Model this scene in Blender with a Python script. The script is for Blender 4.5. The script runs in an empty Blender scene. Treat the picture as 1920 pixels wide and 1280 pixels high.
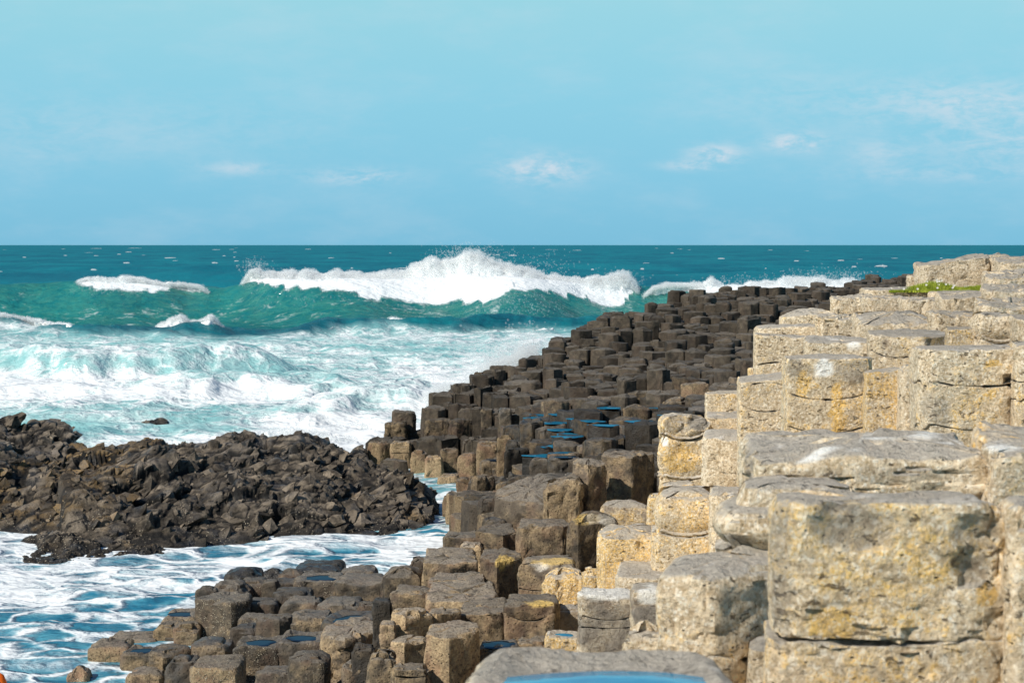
import bpy, math, random
import numpy as np
random.seed(7)
RNG = np.random.default_rng(11)
C = bpy.context.scene.collection
F = 3733.0                      # focal length in photo pixels (70 mm on a 36 mm wide sensor, 1920 px)
H = 3.8                         # eye height above the sea
PITCH = math.atan(181.0 / F)

# ------------------------------------------------------------------ numeric helpers
def at(px, py, D):
    """World point seen at photo pixel (px,py) at forward distance D."""
    a, b = (px - 960.0) / F, -(py - 640.0) / F
    cy = math.cos(PITCH) + b * math.sin(PITCH)
    cz = -math.sin(PITCH) + b * math.cos(PITCH)
    return np.array([a / cy * D, D, H + cz / cy * D])
def z_at(py, D): return float(at(960, py, D)[2])
def proj(P):
    P = np.asarray(P, float)
    x, y, z = P[..., 0], P[..., 1], P[..., 2] - H
    cy, sy = math.cos(PITCH), math.sin(PITCH)
    fwd = y * cy - z * sy
    up = y * sy + z * cy
    fwd = np.maximum(fwd, .01)
    return 960 + x / fwd * F, 640 - up / fwd * F
def interp(x, pts):
    a = np.array(pts, float)
    return np.interp(x, a[:, 0], a[:, 1])
def sstep(a, b, x):
    t = np.clip((x - a) / (b - a), 0, 1)
    return t * t * (3 - 2 * t)
def hsh(ix, iy, iz, s=0):
    with np.errstate(over='ignore'):
        h = (ix.astype(np.int64) * 374761393 + iy.astype(np.int64) * 668265263 + iz.astype(np.int64) * 2147483647 + s * 974634777) & 0xFFFFFFFF
        h = ((h ^ (h >> 13)) * 1274126177) & 0xFFFFFFFF
        h = ((h ^ (h >> 16)) * 2246822519) & 0xFFFFFFFF
        h = h ^ (h >> 15)
    return (h & 0xFFFFFF) / float(0xFFFFFF)
def vnoise(P, s=0):
    """value noise 0..1 at N x 3 points"""
    I = np.floor(P).astype(np.int64)
    f = P - I
    f = f * f * f * (f * (f * 6 - 15) + 10)
    r = 0
    for dx in (0, 1):
        for dy in (0, 1):
            for dz in (0, 1):
                w = (f[:, 0] if dx else 1 - f[:, 0]) * (f[:, 1] if dy else 1 - f[:, 1]) * (f[:, 2] if dz else 1 - f[:, 2])
                r = r + w * hsh(I[:, 0] + dx, I[:, 1] + dy, I[:, 2] + dz, s)
    return r
def fbm(P, o=4, s=0, g=.5):
    a, t, r = 1.0, 0.0, 0
    for k in range(o):
        r = r + a * vnoise(P * (2.03 ** k) + 17.3 * k, s + k)
        t += a
        a *= g
    return r / t
def facet(P, s=0, tilt=.9):
    """broken stone: every Voronoi cell is a tilted plane with its own height; about -1..1. Also returns F2-F1."""
    I = np.floor(P).astype(np.int64)
    n = len(P)
    b1, b2, val = np.full(n, 9.0), np.full(n, 9.0), np.zeros(n)
    for dx in (-1, 0, 1):
        for dy in (-1, 0, 1):
            for dz in (-1, 0, 1):
                jx, jy, jz = I[:, 0] + dx, I[:, 1] + dy, I[:, 2] + dz
                q = P - np.stack([jx + hsh(jx, jy, jz, s), jy + hsh(jx, jy, jz, s + 1), jz + hsh(jx, jy, jz, s + 2)], 1)
                d = (q * q).sum(1)
                m = d < b1
                b2 = np.where(m, b1, np.minimum(b2, d))
                b1 = np.where(m, d, b1)
                g = (hsh(jx, jy, jz, s + 3) - .5) * q[:, 0] + (hsh(jx, jy, jz, s + 4) - .5) * q[:, 1] + (hsh(jx, jy, jz, s + 5) - .5) * q[:, 2]
                v = (hsh(jx, jy, jz, s + 6) - .5) * 1.1 + g * 2 * tilt
                val = np.where(m, v, val)
    return val, np.sqrt(b2) - np.sqrt(b1)

def mesh(name, V, Q=None, T=None, mat=None, smooth=True, angle=None, attrs=None):
    me = bpy.data.meshes.new(name)
    V = np.asarray(V, np.float32)
    Q = np.zeros((0, 4), int) if Q is None else np.asarray(Q, int).reshape(-1, 4)
    T = np.zeros((0, 3), int) if T is None else np.asarray(T, int).reshape(-1, 3)
    me.vertices.add(len(V)); me.vertices.foreach_set('co', V.ravel())
    nl = Q.size + T.size
    me.loops.add(nl); me.loops.foreach_set('vertex_index', np.concatenate([Q.ravel(), T.ravel()]).astype(np.int32))
    n = len(Q) + len(T)
    me.polygons.add(n)
    st = np.concatenate([np.arange(len(Q)) * 4, Q.size + np.arange(len(T)) * 3]).astype(np.int32)
    me.polygons.foreach_set('loop_start', st)
    me.polygons.foreach_set('use_smooth', np.full(n, bool(smooth)))
    me.update(calc_edges=True)
    if smooth and angle: me.set_sharp_from_angle(angle=math.radians(angle))
    for k, v in (attrs or {}).items():
        a = me.attributes.new(k, 'FLOAT', 'POINT'); a.data.foreach_set('value', np.asarray(v, np.float32))
    if mat: me.materials.append(mat)
    return me
def tag(o, label=None, cat=None, group=None, kind=None):
    if label: o['label'] = label
    if cat: o['category'] = cat
    if group: o['group'] = group
    if kind or cat: o['kind'] = kind or 'thing'
    return o
def link(name, me, parent=None, loc=(0, 0, 0)):
    o = bpy.data.objects.new(name, me); C.objects.link(o)
    o.location = loc
    if parent is not None: o.parent = parent
    return o
def grid_quads(nr, nc, wrap=False):
    r = np.arange(nr - 1)[:, None]; c = np.arange(nc if wrap else nc - 1)[None, :]
    c2 = (c + 1) % nc
    return np.stack([r * nc + c, r * nc + c2, (r + 1) * nc + c2, (r + 1) * nc + c], -1).reshape(-1, 4)

# ------------------------------------------------------------------ materials
class NT:
    def __init__(s, name):
        s.m = bpy.data.materials.new(name); s.m.use_nodes = True
        s.t = s.m.node_tree; s.t.nodes.clear()
        s.out = s.n('ShaderNodeOutputMaterial')
    def n(s, k, **kw):
        x = s.t.nodes.new(k)
        for a, b in kw.items(): setattr(x, a, b)
        return x
    def set(s, sock, v):
        if isinstance(v, bpy.types.NodeSocket): s.t.links.new(v, sock)
        elif isinstance(v, (tuple, list)) and len(v) == 3 and sock.type == 'RGBA': sock.default_value = (*v, 1)
        else: sock.default_value = v
    def math(s, op, a, b=0.0, c=0.0, clamp=False):
        x = s.n('ShaderNodeMath', operation=op, use_clamp=clamp)
        for i, v in enumerate((a, b, c)): s.set(x.inputs[i], v)
        return x.outputs[0]
    def vm(s, op, a, b):
        x = s.n('ShaderNodeVectorMath', operation=op)
        s.set(x.inputs[0], a); s.set(x.inputs[1], b)
        return x.outputs[0]
    def mix(s, f, a, b, kind='MIX'):
        x = s.n('ShaderNodeMix', data_type='RGBA', blend_type=kind)
        s.set(x.inputs[0], f); s.set(x.inputs[6], a); s.set(x.inputs[7], b)
        return x.outputs[2]
    def noise(s, v, sc, det=5, rough=.55, dist=0.0):
        x = s.n('ShaderNodeTexNoise')
        s.set(x.inputs['Vector'], v); x.inputs['Scale'].default_value = sc; x.inputs['Detail'].default_value = det
        x.inputs['Roughness'].default_value = rough; x.inputs['Distortion'].default_value = dist
        return x.outputs[0]
    def voro(s, v, sc, feat='F1', out='Distance'):
        x = s.n('ShaderNodeTexVoronoi', feature=feat)
        s.set(x.inputs['Vector'], v); x.inputs['Scale'].default_value = sc
        return x.outputs[out]
    def ramp(s, v, a, b, lo=0.0, hi=1.0):
        x = s.n('ShaderNodeMapRange', interpolation_type='SMOOTHSTEP')
        s.set(x.inputs[0], v)
        for i, q in zip((1, 2, 3, 4), (a, b, lo, hi)): s.set(x.inputs[i], q)
        return x.outputs[0]
    def attr(s, name): return s.n('ShaderNodeAttribute', attribute_name=name).outputs['Fac']
    def bump(s, h, strength, dist, normal=None):
        x = s.n('ShaderNodeBump'); s.set(x.inputs['Height'], h)
        x.inputs['Strength'].default_value = strength; x.inputs['Distance'].default_value = dist
        if normal is not None: s.set(x.inputs['Normal'], normal)
        return x.outputs[0]
    def bsdf(s, col, rough, spec=.4, normal=None, **kw):
        x = s.n('ShaderNodeBsdfPrincipled')
        s.set(x.inputs['Base Color'], col); s.set(x.inputs['Roughness'], rough); s.set(x.inputs['Specular IOR Level'], spec)
        if normal is not None: s.set(x.inputs['Normal'], normal)
        for k, v in kw.items(): s.set(x.inputs[k], v)
        s.t.links.new(x.outputs[0], s.out.inputs[0])
        return x
    def objcol(s):
        oi = s.n('ShaderNodeObjectInfo'); sp = s.n('ShaderNodeSeparateColor')
        s.t.links.new(oi.outputs['Color'], sp.inputs[0])
        return sp.outputs[0], sp.outputs[1], sp.outputs[2], oi.outputs['Alpha'], oi.outputs['Random']
    def pos(s): return s.n('ShaderNodeNewGeometry').outputs['Position']
    def up(s):
        x = s.n('ShaderNodeSeparateXYZ'); s.t.links.new(s.n('ShaderNodeNewGeometry').outputs['Normal'], x.inputs[0]); return x.outputs[2]

def mat_basalt():
    """dark basalt; object colour: r brightness (.5 = as is), g tan weed/brown, b wetness, alpha = barnacles"""
    m = NT('dark_basalt'); P = m.pos(); R, G, B, A, rnd = m.objcol()
    vary = m.attr('vary')
    big = m.noise(P, 1.7, 4); mid = m.noise(P, 9, 6, .6); fine = m.noise(P, 55, 6, .65)
    c = m.mix(m.ramp(mid, .3, .7), (.04, .032, .024), (.105, .084, .060))
    c = m.mix(m.math('MULTIPLY', m.ramp(big, .45, .65), .5), c, (.115, .09, .068))
    tan = m.mix(m.ramp(fine, .3, .7), (.145, .10, .058), (.31, .23, .135))
    gm = m.math('MULTIPLY', m.ramp(m.math('ADD', m.math('MULTIPLY', G, 1.15), m.math('MULTIPLY', m.math('SUBTRACT', mid, .5), 1.3)), .3, .75), 1.0)
    c = m.mix(gm, c, tan)
    red = m.ramp(m.noise(P, 3.3, 3), .48, .68)
    c = m.mix(m.math('MULTIPLY', red, m.math('MULTIPLY', G, .8, clamp=True)), c, (.17, .095, .065))
    # weathered grey tops
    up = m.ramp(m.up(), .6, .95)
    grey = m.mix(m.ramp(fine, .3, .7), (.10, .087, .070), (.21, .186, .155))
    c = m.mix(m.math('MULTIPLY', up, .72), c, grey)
    # dark algae stains
    st = m.ramp(m.noise(P, 4.5, 6, .65, .4), .55, .68)
    c = m.mix(m.math('MULTIPLY', st, .7), c, (.022, .02, .016))
    c = m.mix(m.math('MULTIPLY', m.attr('och'), m.ramp(fine, .3, .5)), c, (.52, .36, .12))
    c = m.mix(m.math('MULTIPLY', m.attr('whit'), m.ramp(fine, .3, .5)), c, (.62, .58, .50))
    c = m.mix(m.math('MULTIPLY', m.attr('dark_tint'), m.ramp(fine, .2, .5)), c, (.014, .012, .009))
    # pits
    pit = m.ramp(m.voro(P, 38), .1, .28)
    c = m.mix(m.math('MULTIPLY', m.math('SUBTRACT', 1, pit), .55), c, (.018, .016, .013))
    # barnacles: small pale dots in colonies
    col = m.ramp(m.math('ADD', m.noise(P, 4.2, 4, .6), m.math('MULTIPLY', m.math('SUBTRACT', A, .5), .9)), .62, .78)
    dot = m.math('MULTIPLY', m.math('SUBTRACT', 1, m.ramp(m.voro(P, 62), .22, .42)), m.ramp(m.noise(P, 21, 3), .42, .56))
    bm = m.math('MULTIPLY', m.math('MULTIPLY', col, dot), m.math('GREATER_THAN', A, .05))
    c = m.mix(bm, c, m.mix(m.ramp(m.noise(P, 33, 2), .4, .6), (.30, .24, .16), (.55, .48, .36)))
    k = m.math('MULTIPLY', m.math('ADD', m.math('MULTIPLY', R, 2.05), .1), m.math('ADD', .75, m.math('MULTIPLY', rnd, .5)))
    k = m.math('MULTIPLY', k, m.math('ADD', 1.0, vary))
    x = m.n('ShaderNodeMix', data_type='RGBA', blend_type='MULTIPLY'); x.inputs[0].default_value = 1
    cc = m.n('ShaderNodeCombineColor')
    for i in range(3): m.set(cc.inputs[i], k)
    m.set(x.inputs[6], c); m.set(x.inputs[7], cc.outputs[0]); c = x.outputs[2]
    wet = m.math('MULTIPLY', B, m.ramp(m.noise(P, 6, 3), .35, .6))
    c = m.mix(m.math('MULTIPLY', wet, .55), c, (.014, .017, .02))
    rough = m.math('SUBTRACT', .82, m.math('MULTIPLY', wet, .62))
    hgt = m.math('ADD', m.math('MULTIPLY', mid, 1.0), m.math('ADD', m.math('MULTIPLY', fine, .35), m.math('ADD', m.math('MULTIPLY', pit, .25), m.math('MULTIPLY', bm, .5))))
    m.bsdf(c, rough, m.math('ADD', .2, m.math('MULTIPLY', wet, .4)), m.bump(hgt, .9, .03))
    return m.m

def mat_lichen():
    """pale lichen covered basalt; object colour: r brightness, g ochre lichen, b exposed dark stone low down, alpha = white bloom"""
    m = NT('lichen_basalt'); P = m.pos(); R, G, B, A, rnd = m.objcol()
    big = m.noise(P, 2.6, 4); mid = m.noise(P, 19, 8, .72, .2); fine = m.noise(P, 80, 6, .72)
    Ps = m.vm('MULTIPLY', P, (1, 1, 1.7))
    streak = m.math('ADD', m.noise(Ps, 26, 6, .7, .5), m.math('MULTIPLY', m.math('SUBTRACT', m.noise(P, 5, 3), .5), .22))
    c = m.mix(m.ramp(mid, .36, .62), (.40, .295, .175), (.75, .625, .45))
    c = m.mix(m.math('MULTIPLY', rnd, .42), c, m.mix(m.ramp(fine, .35, .65), (.38, .29, .19), (.58, .465, .325)))
    c = m.mix(m.math('MULTIPLY', m.ramp(big, .4, .66), .55), c, (.50, .42, .30))
    # white crust speckle
    sp = m.math('SUBTRACT', 1, m.ramp(m.voro(P, 62), .15, .4))
    spm = m.math('MULTIPLY', sp, m.ramp(m.noise(P, 7, 4), .38, .62))
    c = m.mix(m.math('MULTIPLY', spm, .75), c, (.82, .76, .64))
    # ochre lichen
    lo = m.math('ADD', m.math('ADD', m.math('MULTIPLY', m.noise(P, 19, 6, .68, .3), .75), m.math('MULTIPLY', m.noise(P, 3.2, 3), .35)), m.math('MULTIPLY', m.math('SUBTRACT', G, .62), .42))
    lo = m.math('ADD', lo, m.math('MULTIPLY', m.attr('och'), .3))
    och = m.math('MULTIPLY', m.ramp(lo, .5, .64), m.ramp(m.math('ADD', fine, m.math('MULTIPLY', m.attr('och'), .12)), .36, .58))
    oc = m.mix(m.ramp(m.noise(P, 30, 3), .4, .65), (.60, .37, .10), (.80, .49, .11))
    c = m.mix(m.math('MULTIPLY', och, .8), c, oc)
    sn = m.noise(P, 62, 5, .62, .3)
    c = m.mix(m.math('MULTIPLY', m.ramp(sn, .53, .62), .62), c, (.27, .19, .105))
    c = m.mix(m.math('MULTIPLY', m.ramp(sn, .46, .38), .55), c, (.80, .73, .60))
    # dark pits and bedding cracks
    pit = m.ramp(streak, .335, .40)
    c = m.mix(m.math('MULTIPLY', m.math('SUBTRACT', 1, pit), .85), c, (.085, .06, .035))
    p2 = m.ramp(m.voro(m.vm('MULTIPLY', P, (1, 1, 1.6)), 30), .05, .17)
    p2m = m.math('MULTIPLY', m.math('SUBTRACT', 1, p2), m.ramp(mid, .45, .6))
    c = m.mix(m.math('MULTIPLY', p2m, .9), c, (.06, .045, .03))
    sk = m.math('MULTIPLY', m.math('SUBTRACT', 1, m.ramp(m.voro(P, 105), .12, .3)), m.ramp(m.noise(P, 11, 5, .65), .46, .6))
    c = m.mix(m.math('MULTIPLY', sk, .7), c, (.22, .15, .08))
    # bare stone patches
    dark_tint = m.ramp(m.math('ADD', m.noise(P, 4, 5, .6), m.math('MULTIPLY', m.math('SUBTRACT', B, .5), .8)), .58, .72)
    c = m.mix(m.math('MULTIPLY', dark_tint, .85), c, m.mix(m.ramp(mid, .3, .7), (.17, .135, .105), (.32, .265, .205)))
    c = m.mix(m.math('MULTIPLY', m.attr('dark_tint'), .9), c, m.mix(m.ramp(mid, .3, .7), (.11, .10, .09), (.24, .22, .19)))
    # grey tops
    up = m.ramp(m.up(), .62, .93)
    gr = m.mix(m.ramp(fine, .3, .7), (.29, .26, .22), (.45, .41, .35))
    gr = m.mix(m.math('MULTIPLY', m.ramp(m.noise(P, 9, 4), .6, .66), m.math('ADD', .25, m.math('MULTIPLY', A, .75))), gr, (.66, .64, .60))
    c = m.mix(m.math('MULTIPLY', up, .9), c, gr)
    blo = m.ramp(m.math('ADD', m.noise(P, 6.5, 5, .6), m.math('MULTIPLY', m.math('SUBTRACT', A, .5), .5)), .66, .74)
    c = m.mix(m.math('MULTIPLY', m.math('MULTIPLY', blo, A), .85), c, (.68, .66, .61))
    c = m.mix(m.math('MULTIPLY', m.attr('whit'), m.ramp(fine, .25, .5)), c, (.80, .78, .72))
    k = m.math('ADD', m.math('MULTIPLY', R, 2.0), .24)
    cc = m.n('ShaderNodeCombineColor')
    for i in range(3): m.set(cc.inputs[i], k)
    c = m.mix(1.0, c, cc.outputs[0], 'MULTIPLY')
    hgt = m.math('ADD', m.math('MULTIPLY', mid, .8), m.math('ADD', m.math('MULTIPLY', fine, .3), m.math('ADD', m.math('MULTIPLY', pit, .55), m.math('MULTIPLY', p2m, -.6))))
    hgt = m.math('ADD', hgt, m.math('MULTIPLY', m.noise(P, 33, 6, .7), .6))
    m.bsdf(c, .9, .15, m.bump(hgt, 1.0, .028))
    return m.m

def mat_crag():
    m = NT('crag_rock'); P = m.pos(); R, G, B, A, rnd = m.objcol()
    big = m.noise(P, 1.1, 4); mid = m.noise(P, 6, 7, .65); fine = m.noise(P, 40, 6, .7)
    c = m.mix(m.ramp(mid, .35, .66), (.034, .027, .020), (.195, .157, .116))
    c = m.mix(m.math('MULTIPLY', m.ramp(big, .5, .64), .6), c, (.15, .125, .10))
    weed = m.ramp(m.math('ADD', m.noise(P, 1.6, 5, .6), m.attr('weed')), .62, .85)
    c = m.mix(m.math('MULTIPLY', weed, m.ramp(fine, .3, .6)), c, (.20, .125, .048))
    tn = m.n('ShaderNodeCombineColor')
    for i in range(3): m.set(tn.inputs[i], m.math('ADD', .3, m.math('MULTIPLY', m.attr('tone'), 1.15)))
    c = m.mix(1.0, c, tn.outputs[0], 'MULTIPLY')
    c = m.mix(m.math('SUBTRACT', 1, m.ramp(m.attr('gap'), .03, .16)), c, (.008, .007, .006))
    c = m.mix(m.math('MULTIPLY', m.ramp(m.attr('damp'), .2, .9), .75), c, (.014, .013, .012))
    dot = m.math('SUBTRACT', 1, m.ramp(m.voro(P, 22), .15, .3))
    bm = m.math('MULTIPLY', dot, m.ramp(m.math('ADD', m.noise(P, 2.2, 4), m.attr('barn')), .62, .82))
    c = m.mix(bm, c, (.42, .36, .27))
    hgt = m.math('ADD', mid, m.math('ADD', m.math('MULTIPLY', fine, .35), m.math('MULTIPLY', bm, .5)))
    wet = m.ramp(m.noise(P, 3.1, 3), .5, .66)
    m.bsdf(c, m.math('SUBTRACT', .75, m.math('MULTIPLY', wet, .42)), m.math('ADD', .25, m.math('MULTIPLY', wet, .3)), m.bump(hgt, 1.0, .05))
    return m.m

def mat_sea():
    m = NT('sea_water'); P = m.pos()
    Fm, milk, green, far = m.attr('foam'), m.attr('milk'), m.attr('green'), m.attr('far')
    n1 = m.noise(P, .55, 7, .58, .7); n2 = m.noise(m.vm('MULTIPLY', P, (.7, 1, 1)), 2.1, 6, .56, .7); n3 = m.noise(P, 8, 4, .55, .4)
    ridge = m.math('SUBTRACT', 1, m.math('MULTIPLY', m.math('ABSOLUTE', m.math('SUBTRACT', m.noise(P, .9, 5, .5, 1.0), .5)), 6.0))
    v = m.math('ADD', m.math('MULTIPLY', n1, .45), m.math('ADD', m.math('MULTIPLY', n2, .38), m.math('MULTIPLY', n3, .17)))
    v = m.math('ADD', v, m.math('MULTIPLY', ridge, .085))
    th = m.math('ADD', Fm, m.math('MULTIPLY', m.math('SUBTRACT', v, .5), 2.1))
    Pd = m.n('ShaderNodeVectorMath', operation='ADD'); ns = m.n('ShaderNodeTexNoise'); m.set(ns.inputs['Vector'], P); ns.inputs['Scale'].default_value = 1.3; ns.inputs['Detail'].default_value = 4
    m.set(Pd.inputs[0], P); m.set(Pd.inputs[1], ns.outputs['Color'])
    lace = m.math('SUBTRACT', 1, m.ramp(m.voro(m.vm('MULTIPLY', Pd.outputs[0], (.8, 1, 0)), 1.9, 'DISTANCE_TO_EDGE'), .0, .2))
    th = m.math('ADD', th, m.math('MULTIPLY', m.math('SUBTRACT', lace, .35), m.math('ADD', .16, m.math('MULTIPLY', m.attr('blue'), .30))))
    foam = m.math('MULTIPLY', m.ramp(th, .36, .98), m.ramp(Fm, .02, .2))
    deep = m.mix(m.ramp(m.noise(m.vm('MULTIPLY', P, (.25, 1, 1)), .09, 5, .6), .35, .65), (.0, .11, .14), (.002, .17, .19))
    fx = m.noise(m.vm('MULTIPLY', P, (1, .14, 1)), .42, 6, .68)
    deep = m.mix(m.math('MULTIPLY', m.ramp(fx, .40, .62), .8), deep, (.0, .07, .105))
    deep = m.mix(m.math('MULTIPLY', m.ramp(n2, .35, .7), .35), deep, (.006, .08, .105))
    deep = m.mix(m.math('MULTIPLY', far, .8), deep, m.mix(m.ramp(m.noise(m.vm('MULTIPLY', P, (1, .35, 1)), .05, 6, .7), .38, .62), (.002, .125, .19), (.004, .195, .25)))
    c = m.mix(green, deep, m.mix(m.ramp(n2, .3, .7), (.006, .19, .165), (.06, .31, .21)))
    mk = m.mix(m.ramp(n1, .35, .65), (.23, .50, .50), (.46, .70, .68))
    c = m.mix(milk, c, mk)
    c = m.mix(m.math('MULTIPLY', m.attr('blue'), m.math('SUBTRACT', 1, green)), c, m.mix(m.ramp(n2, .35, .65), (.012, .15, .24), (.09, .34, .43)))
    c = m.mix(foam, c, (.80, .83, .84))
    Pw = m.vm('MULTIPLY', P, (.7, 1.1, 1))
    w = m.math('ADD', m.math('MULTIPLY', m.noise(Pw, 1.1, 4, .55, .4), 1.0), m.math('ADD', m.math('MULTIPLY', m.noise(Pw, 5.5, 3, .5, .3), .22), m.math('MULTIPLY', foam, .25)))
    b = m.bump(w, .55, .5)
    df = m.n('ShaderNodeBsdfDiffuse'); m.set(df.inputs[0], c); m.set(df.inputs['Normal'], b)
    gl = m.n('ShaderNodeBsdfGlossy'); m.set(gl.inputs['Roughness'], .16); m.set(gl.inputs['Normal'], b); gl.inputs[0].default_value = (1, 1, 1, 1)
    mx = m.n('ShaderNodeMixShader'); m.set(mx.inputs[0], m.math('MULTIPLY', m.math('SUBTRACT', 1, foam), m.math('SUBTRACT', .17, m.math('MULTIPLY', far, .09))))
    m.t.links.new(df.outputs[0], mx.inputs[1]); m.t.links.new(gl.outputs[0], mx.inputs[2]); m.t.links.new(mx.outputs[0], m.out.inputs[0])
    return m.m

def mat_foam(name='white_foam', col=(.86, .87, .87)):
    m = NT(name); P = m.pos()
    n = m.noise(P, 4, 6, .65); n2 = m.noise(P, 1.1, 4, .6)
    c = m.mix(m.ramp(m.math('ADD', n, m.math('MULTIPLY', n2, .4)), .5, .85), (.74, .80, .80), col)
    x = m.bsdf(c, .9, .05, m.bump(n, .4, .2))
    return m.m
def mat_spray(name='sea_spray', a=.10):
    m = NT(name)
    d = m.n('ShaderNodeBsdfDiffuse'); d.inputs[0].default_value = (.95, .96, .96, 1)
    tr = m.n('ShaderNodeBsdfTranslucent'); tr.inputs[0].default_value = (.9, .92, .92, 1)
    mx = m.n('ShaderNodeMixShader'); mx.inputs[0].default_value = .45
    m.t.links.new(d.outputs[0], mx.inputs[1]); m.t.links.new(tr.outputs[0], mx.inputs[2])
    tp = m.n('ShaderNodeBsdfTransparent'); m2 = m.n('ShaderNodeMixShader'); m2.inputs[0].default_value = a
    m.t.links.new(tp.outputs[0], m2.inputs[1]); m.t.links.new(mx.outputs[0], m2.inputs[2])
    m.t.links.new(m2.outputs[0], m.out.inputs[0])
    return m.m
def mat_pool():
    m = NT('pool_water'); P = m.pos()
    n = m.noise(P, 14, 3)
    R, G, B, A, rnd = m.objcol()
    b = m.bump(n, .2, .006)
    df = m.n('ShaderNodeBsdfDiffuse'); m.set(df.inputs[0], m.mix(m.ramp(R, .02, .5), (.010, .018, .028), m.mix(m.ramp(m.noise(P, 7, 3), .3, .7), (.0, .20, .38), (.015, .33, .52)))); m.set(df.inputs['Normal'], b)  # blue diffuse base carries the sky's reflection as painted colour
    gl = m.n('ShaderNodeBsdfGlossy'); m.set(gl.inputs['Roughness'], .06); m.set(gl.inputs['Normal'], b); m.set(gl.inputs[0], m.mix(R, (.55, .8, 1.0), (1, 1, 1)))
    mx = m.n('ShaderNodeMixShader'); m.set(mx.inputs[0], m.math('ADD', .13, m.math('MULTIPLY', R, .28)))
    m.t.links.new(df.outputs[0], mx.inputs[1]); m.t.links.new(gl.outputs[0], mx.inputs[2]); m.t.links.new(mx.outputs[0], m.out.inputs[0])
    return m.m
def mat_plain(name, a, b, sc, rough=.8):
    m = NT(name); P = m.pos()
    m.bsdf(m.mix(m.ramp(m.noise(P, sc, 4), .35, .65), a, b), rough, .2)
    return m.m

BASALT, LICHEN, CRAG, SEA, FOAM, SPRAY, POOL = mat_basalt(), mat_lichen(), mat_crag(), mat_sea(), mat_foam(), mat_spray(), mat_pool()
# ------------------------------------------------------------------ basalt columns
def perimeter(poly, rc, m):
    """round the corners of a plan polygon; returns points, face coordinate u (-1..1), outward normals"""
    n = len(poly); pts, u = [], []
    cut = []
    for i in range(n):
        p, a, b = poly[i], poly[i - 1], poly[(i + 1) % n]
        da, db = a - p, b - p
        la, lb = np.hypot(*da), np.hypot(*db)
        c = min(rc, .32 * la, .32 * lb)
        cut.append((p + da / la * c, p, p + db / lb * c))
    for i in range(n):
        A, p, B = cut[i]
        for t in (0, .5, 1):
            pts.append((1 - t) ** 2 * A + 2 * t * (1 - t) * p + t * t * B); u.append(1.0 if t < .5 else -1.0)
        E = cut[(i + 1) % n][0]
        for k in range(1, m + 1):
            t = k / (m + 1)
            pts.append(B + (E - B) * t); u.append(-1 + 2 * t)
    pts, u = np.array(pts), np.array(u)
    d = np.roll(pts, -1, 0) - np.roll(pts, 1, 0)
    nr = np.stack([d[:, 1], -d[:, 0]], 1); nr /= np.maximum(np.hypot(nr[:, 0], nr[:, 1])[:, None], 1e-6)
    return pts, u, nr

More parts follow.
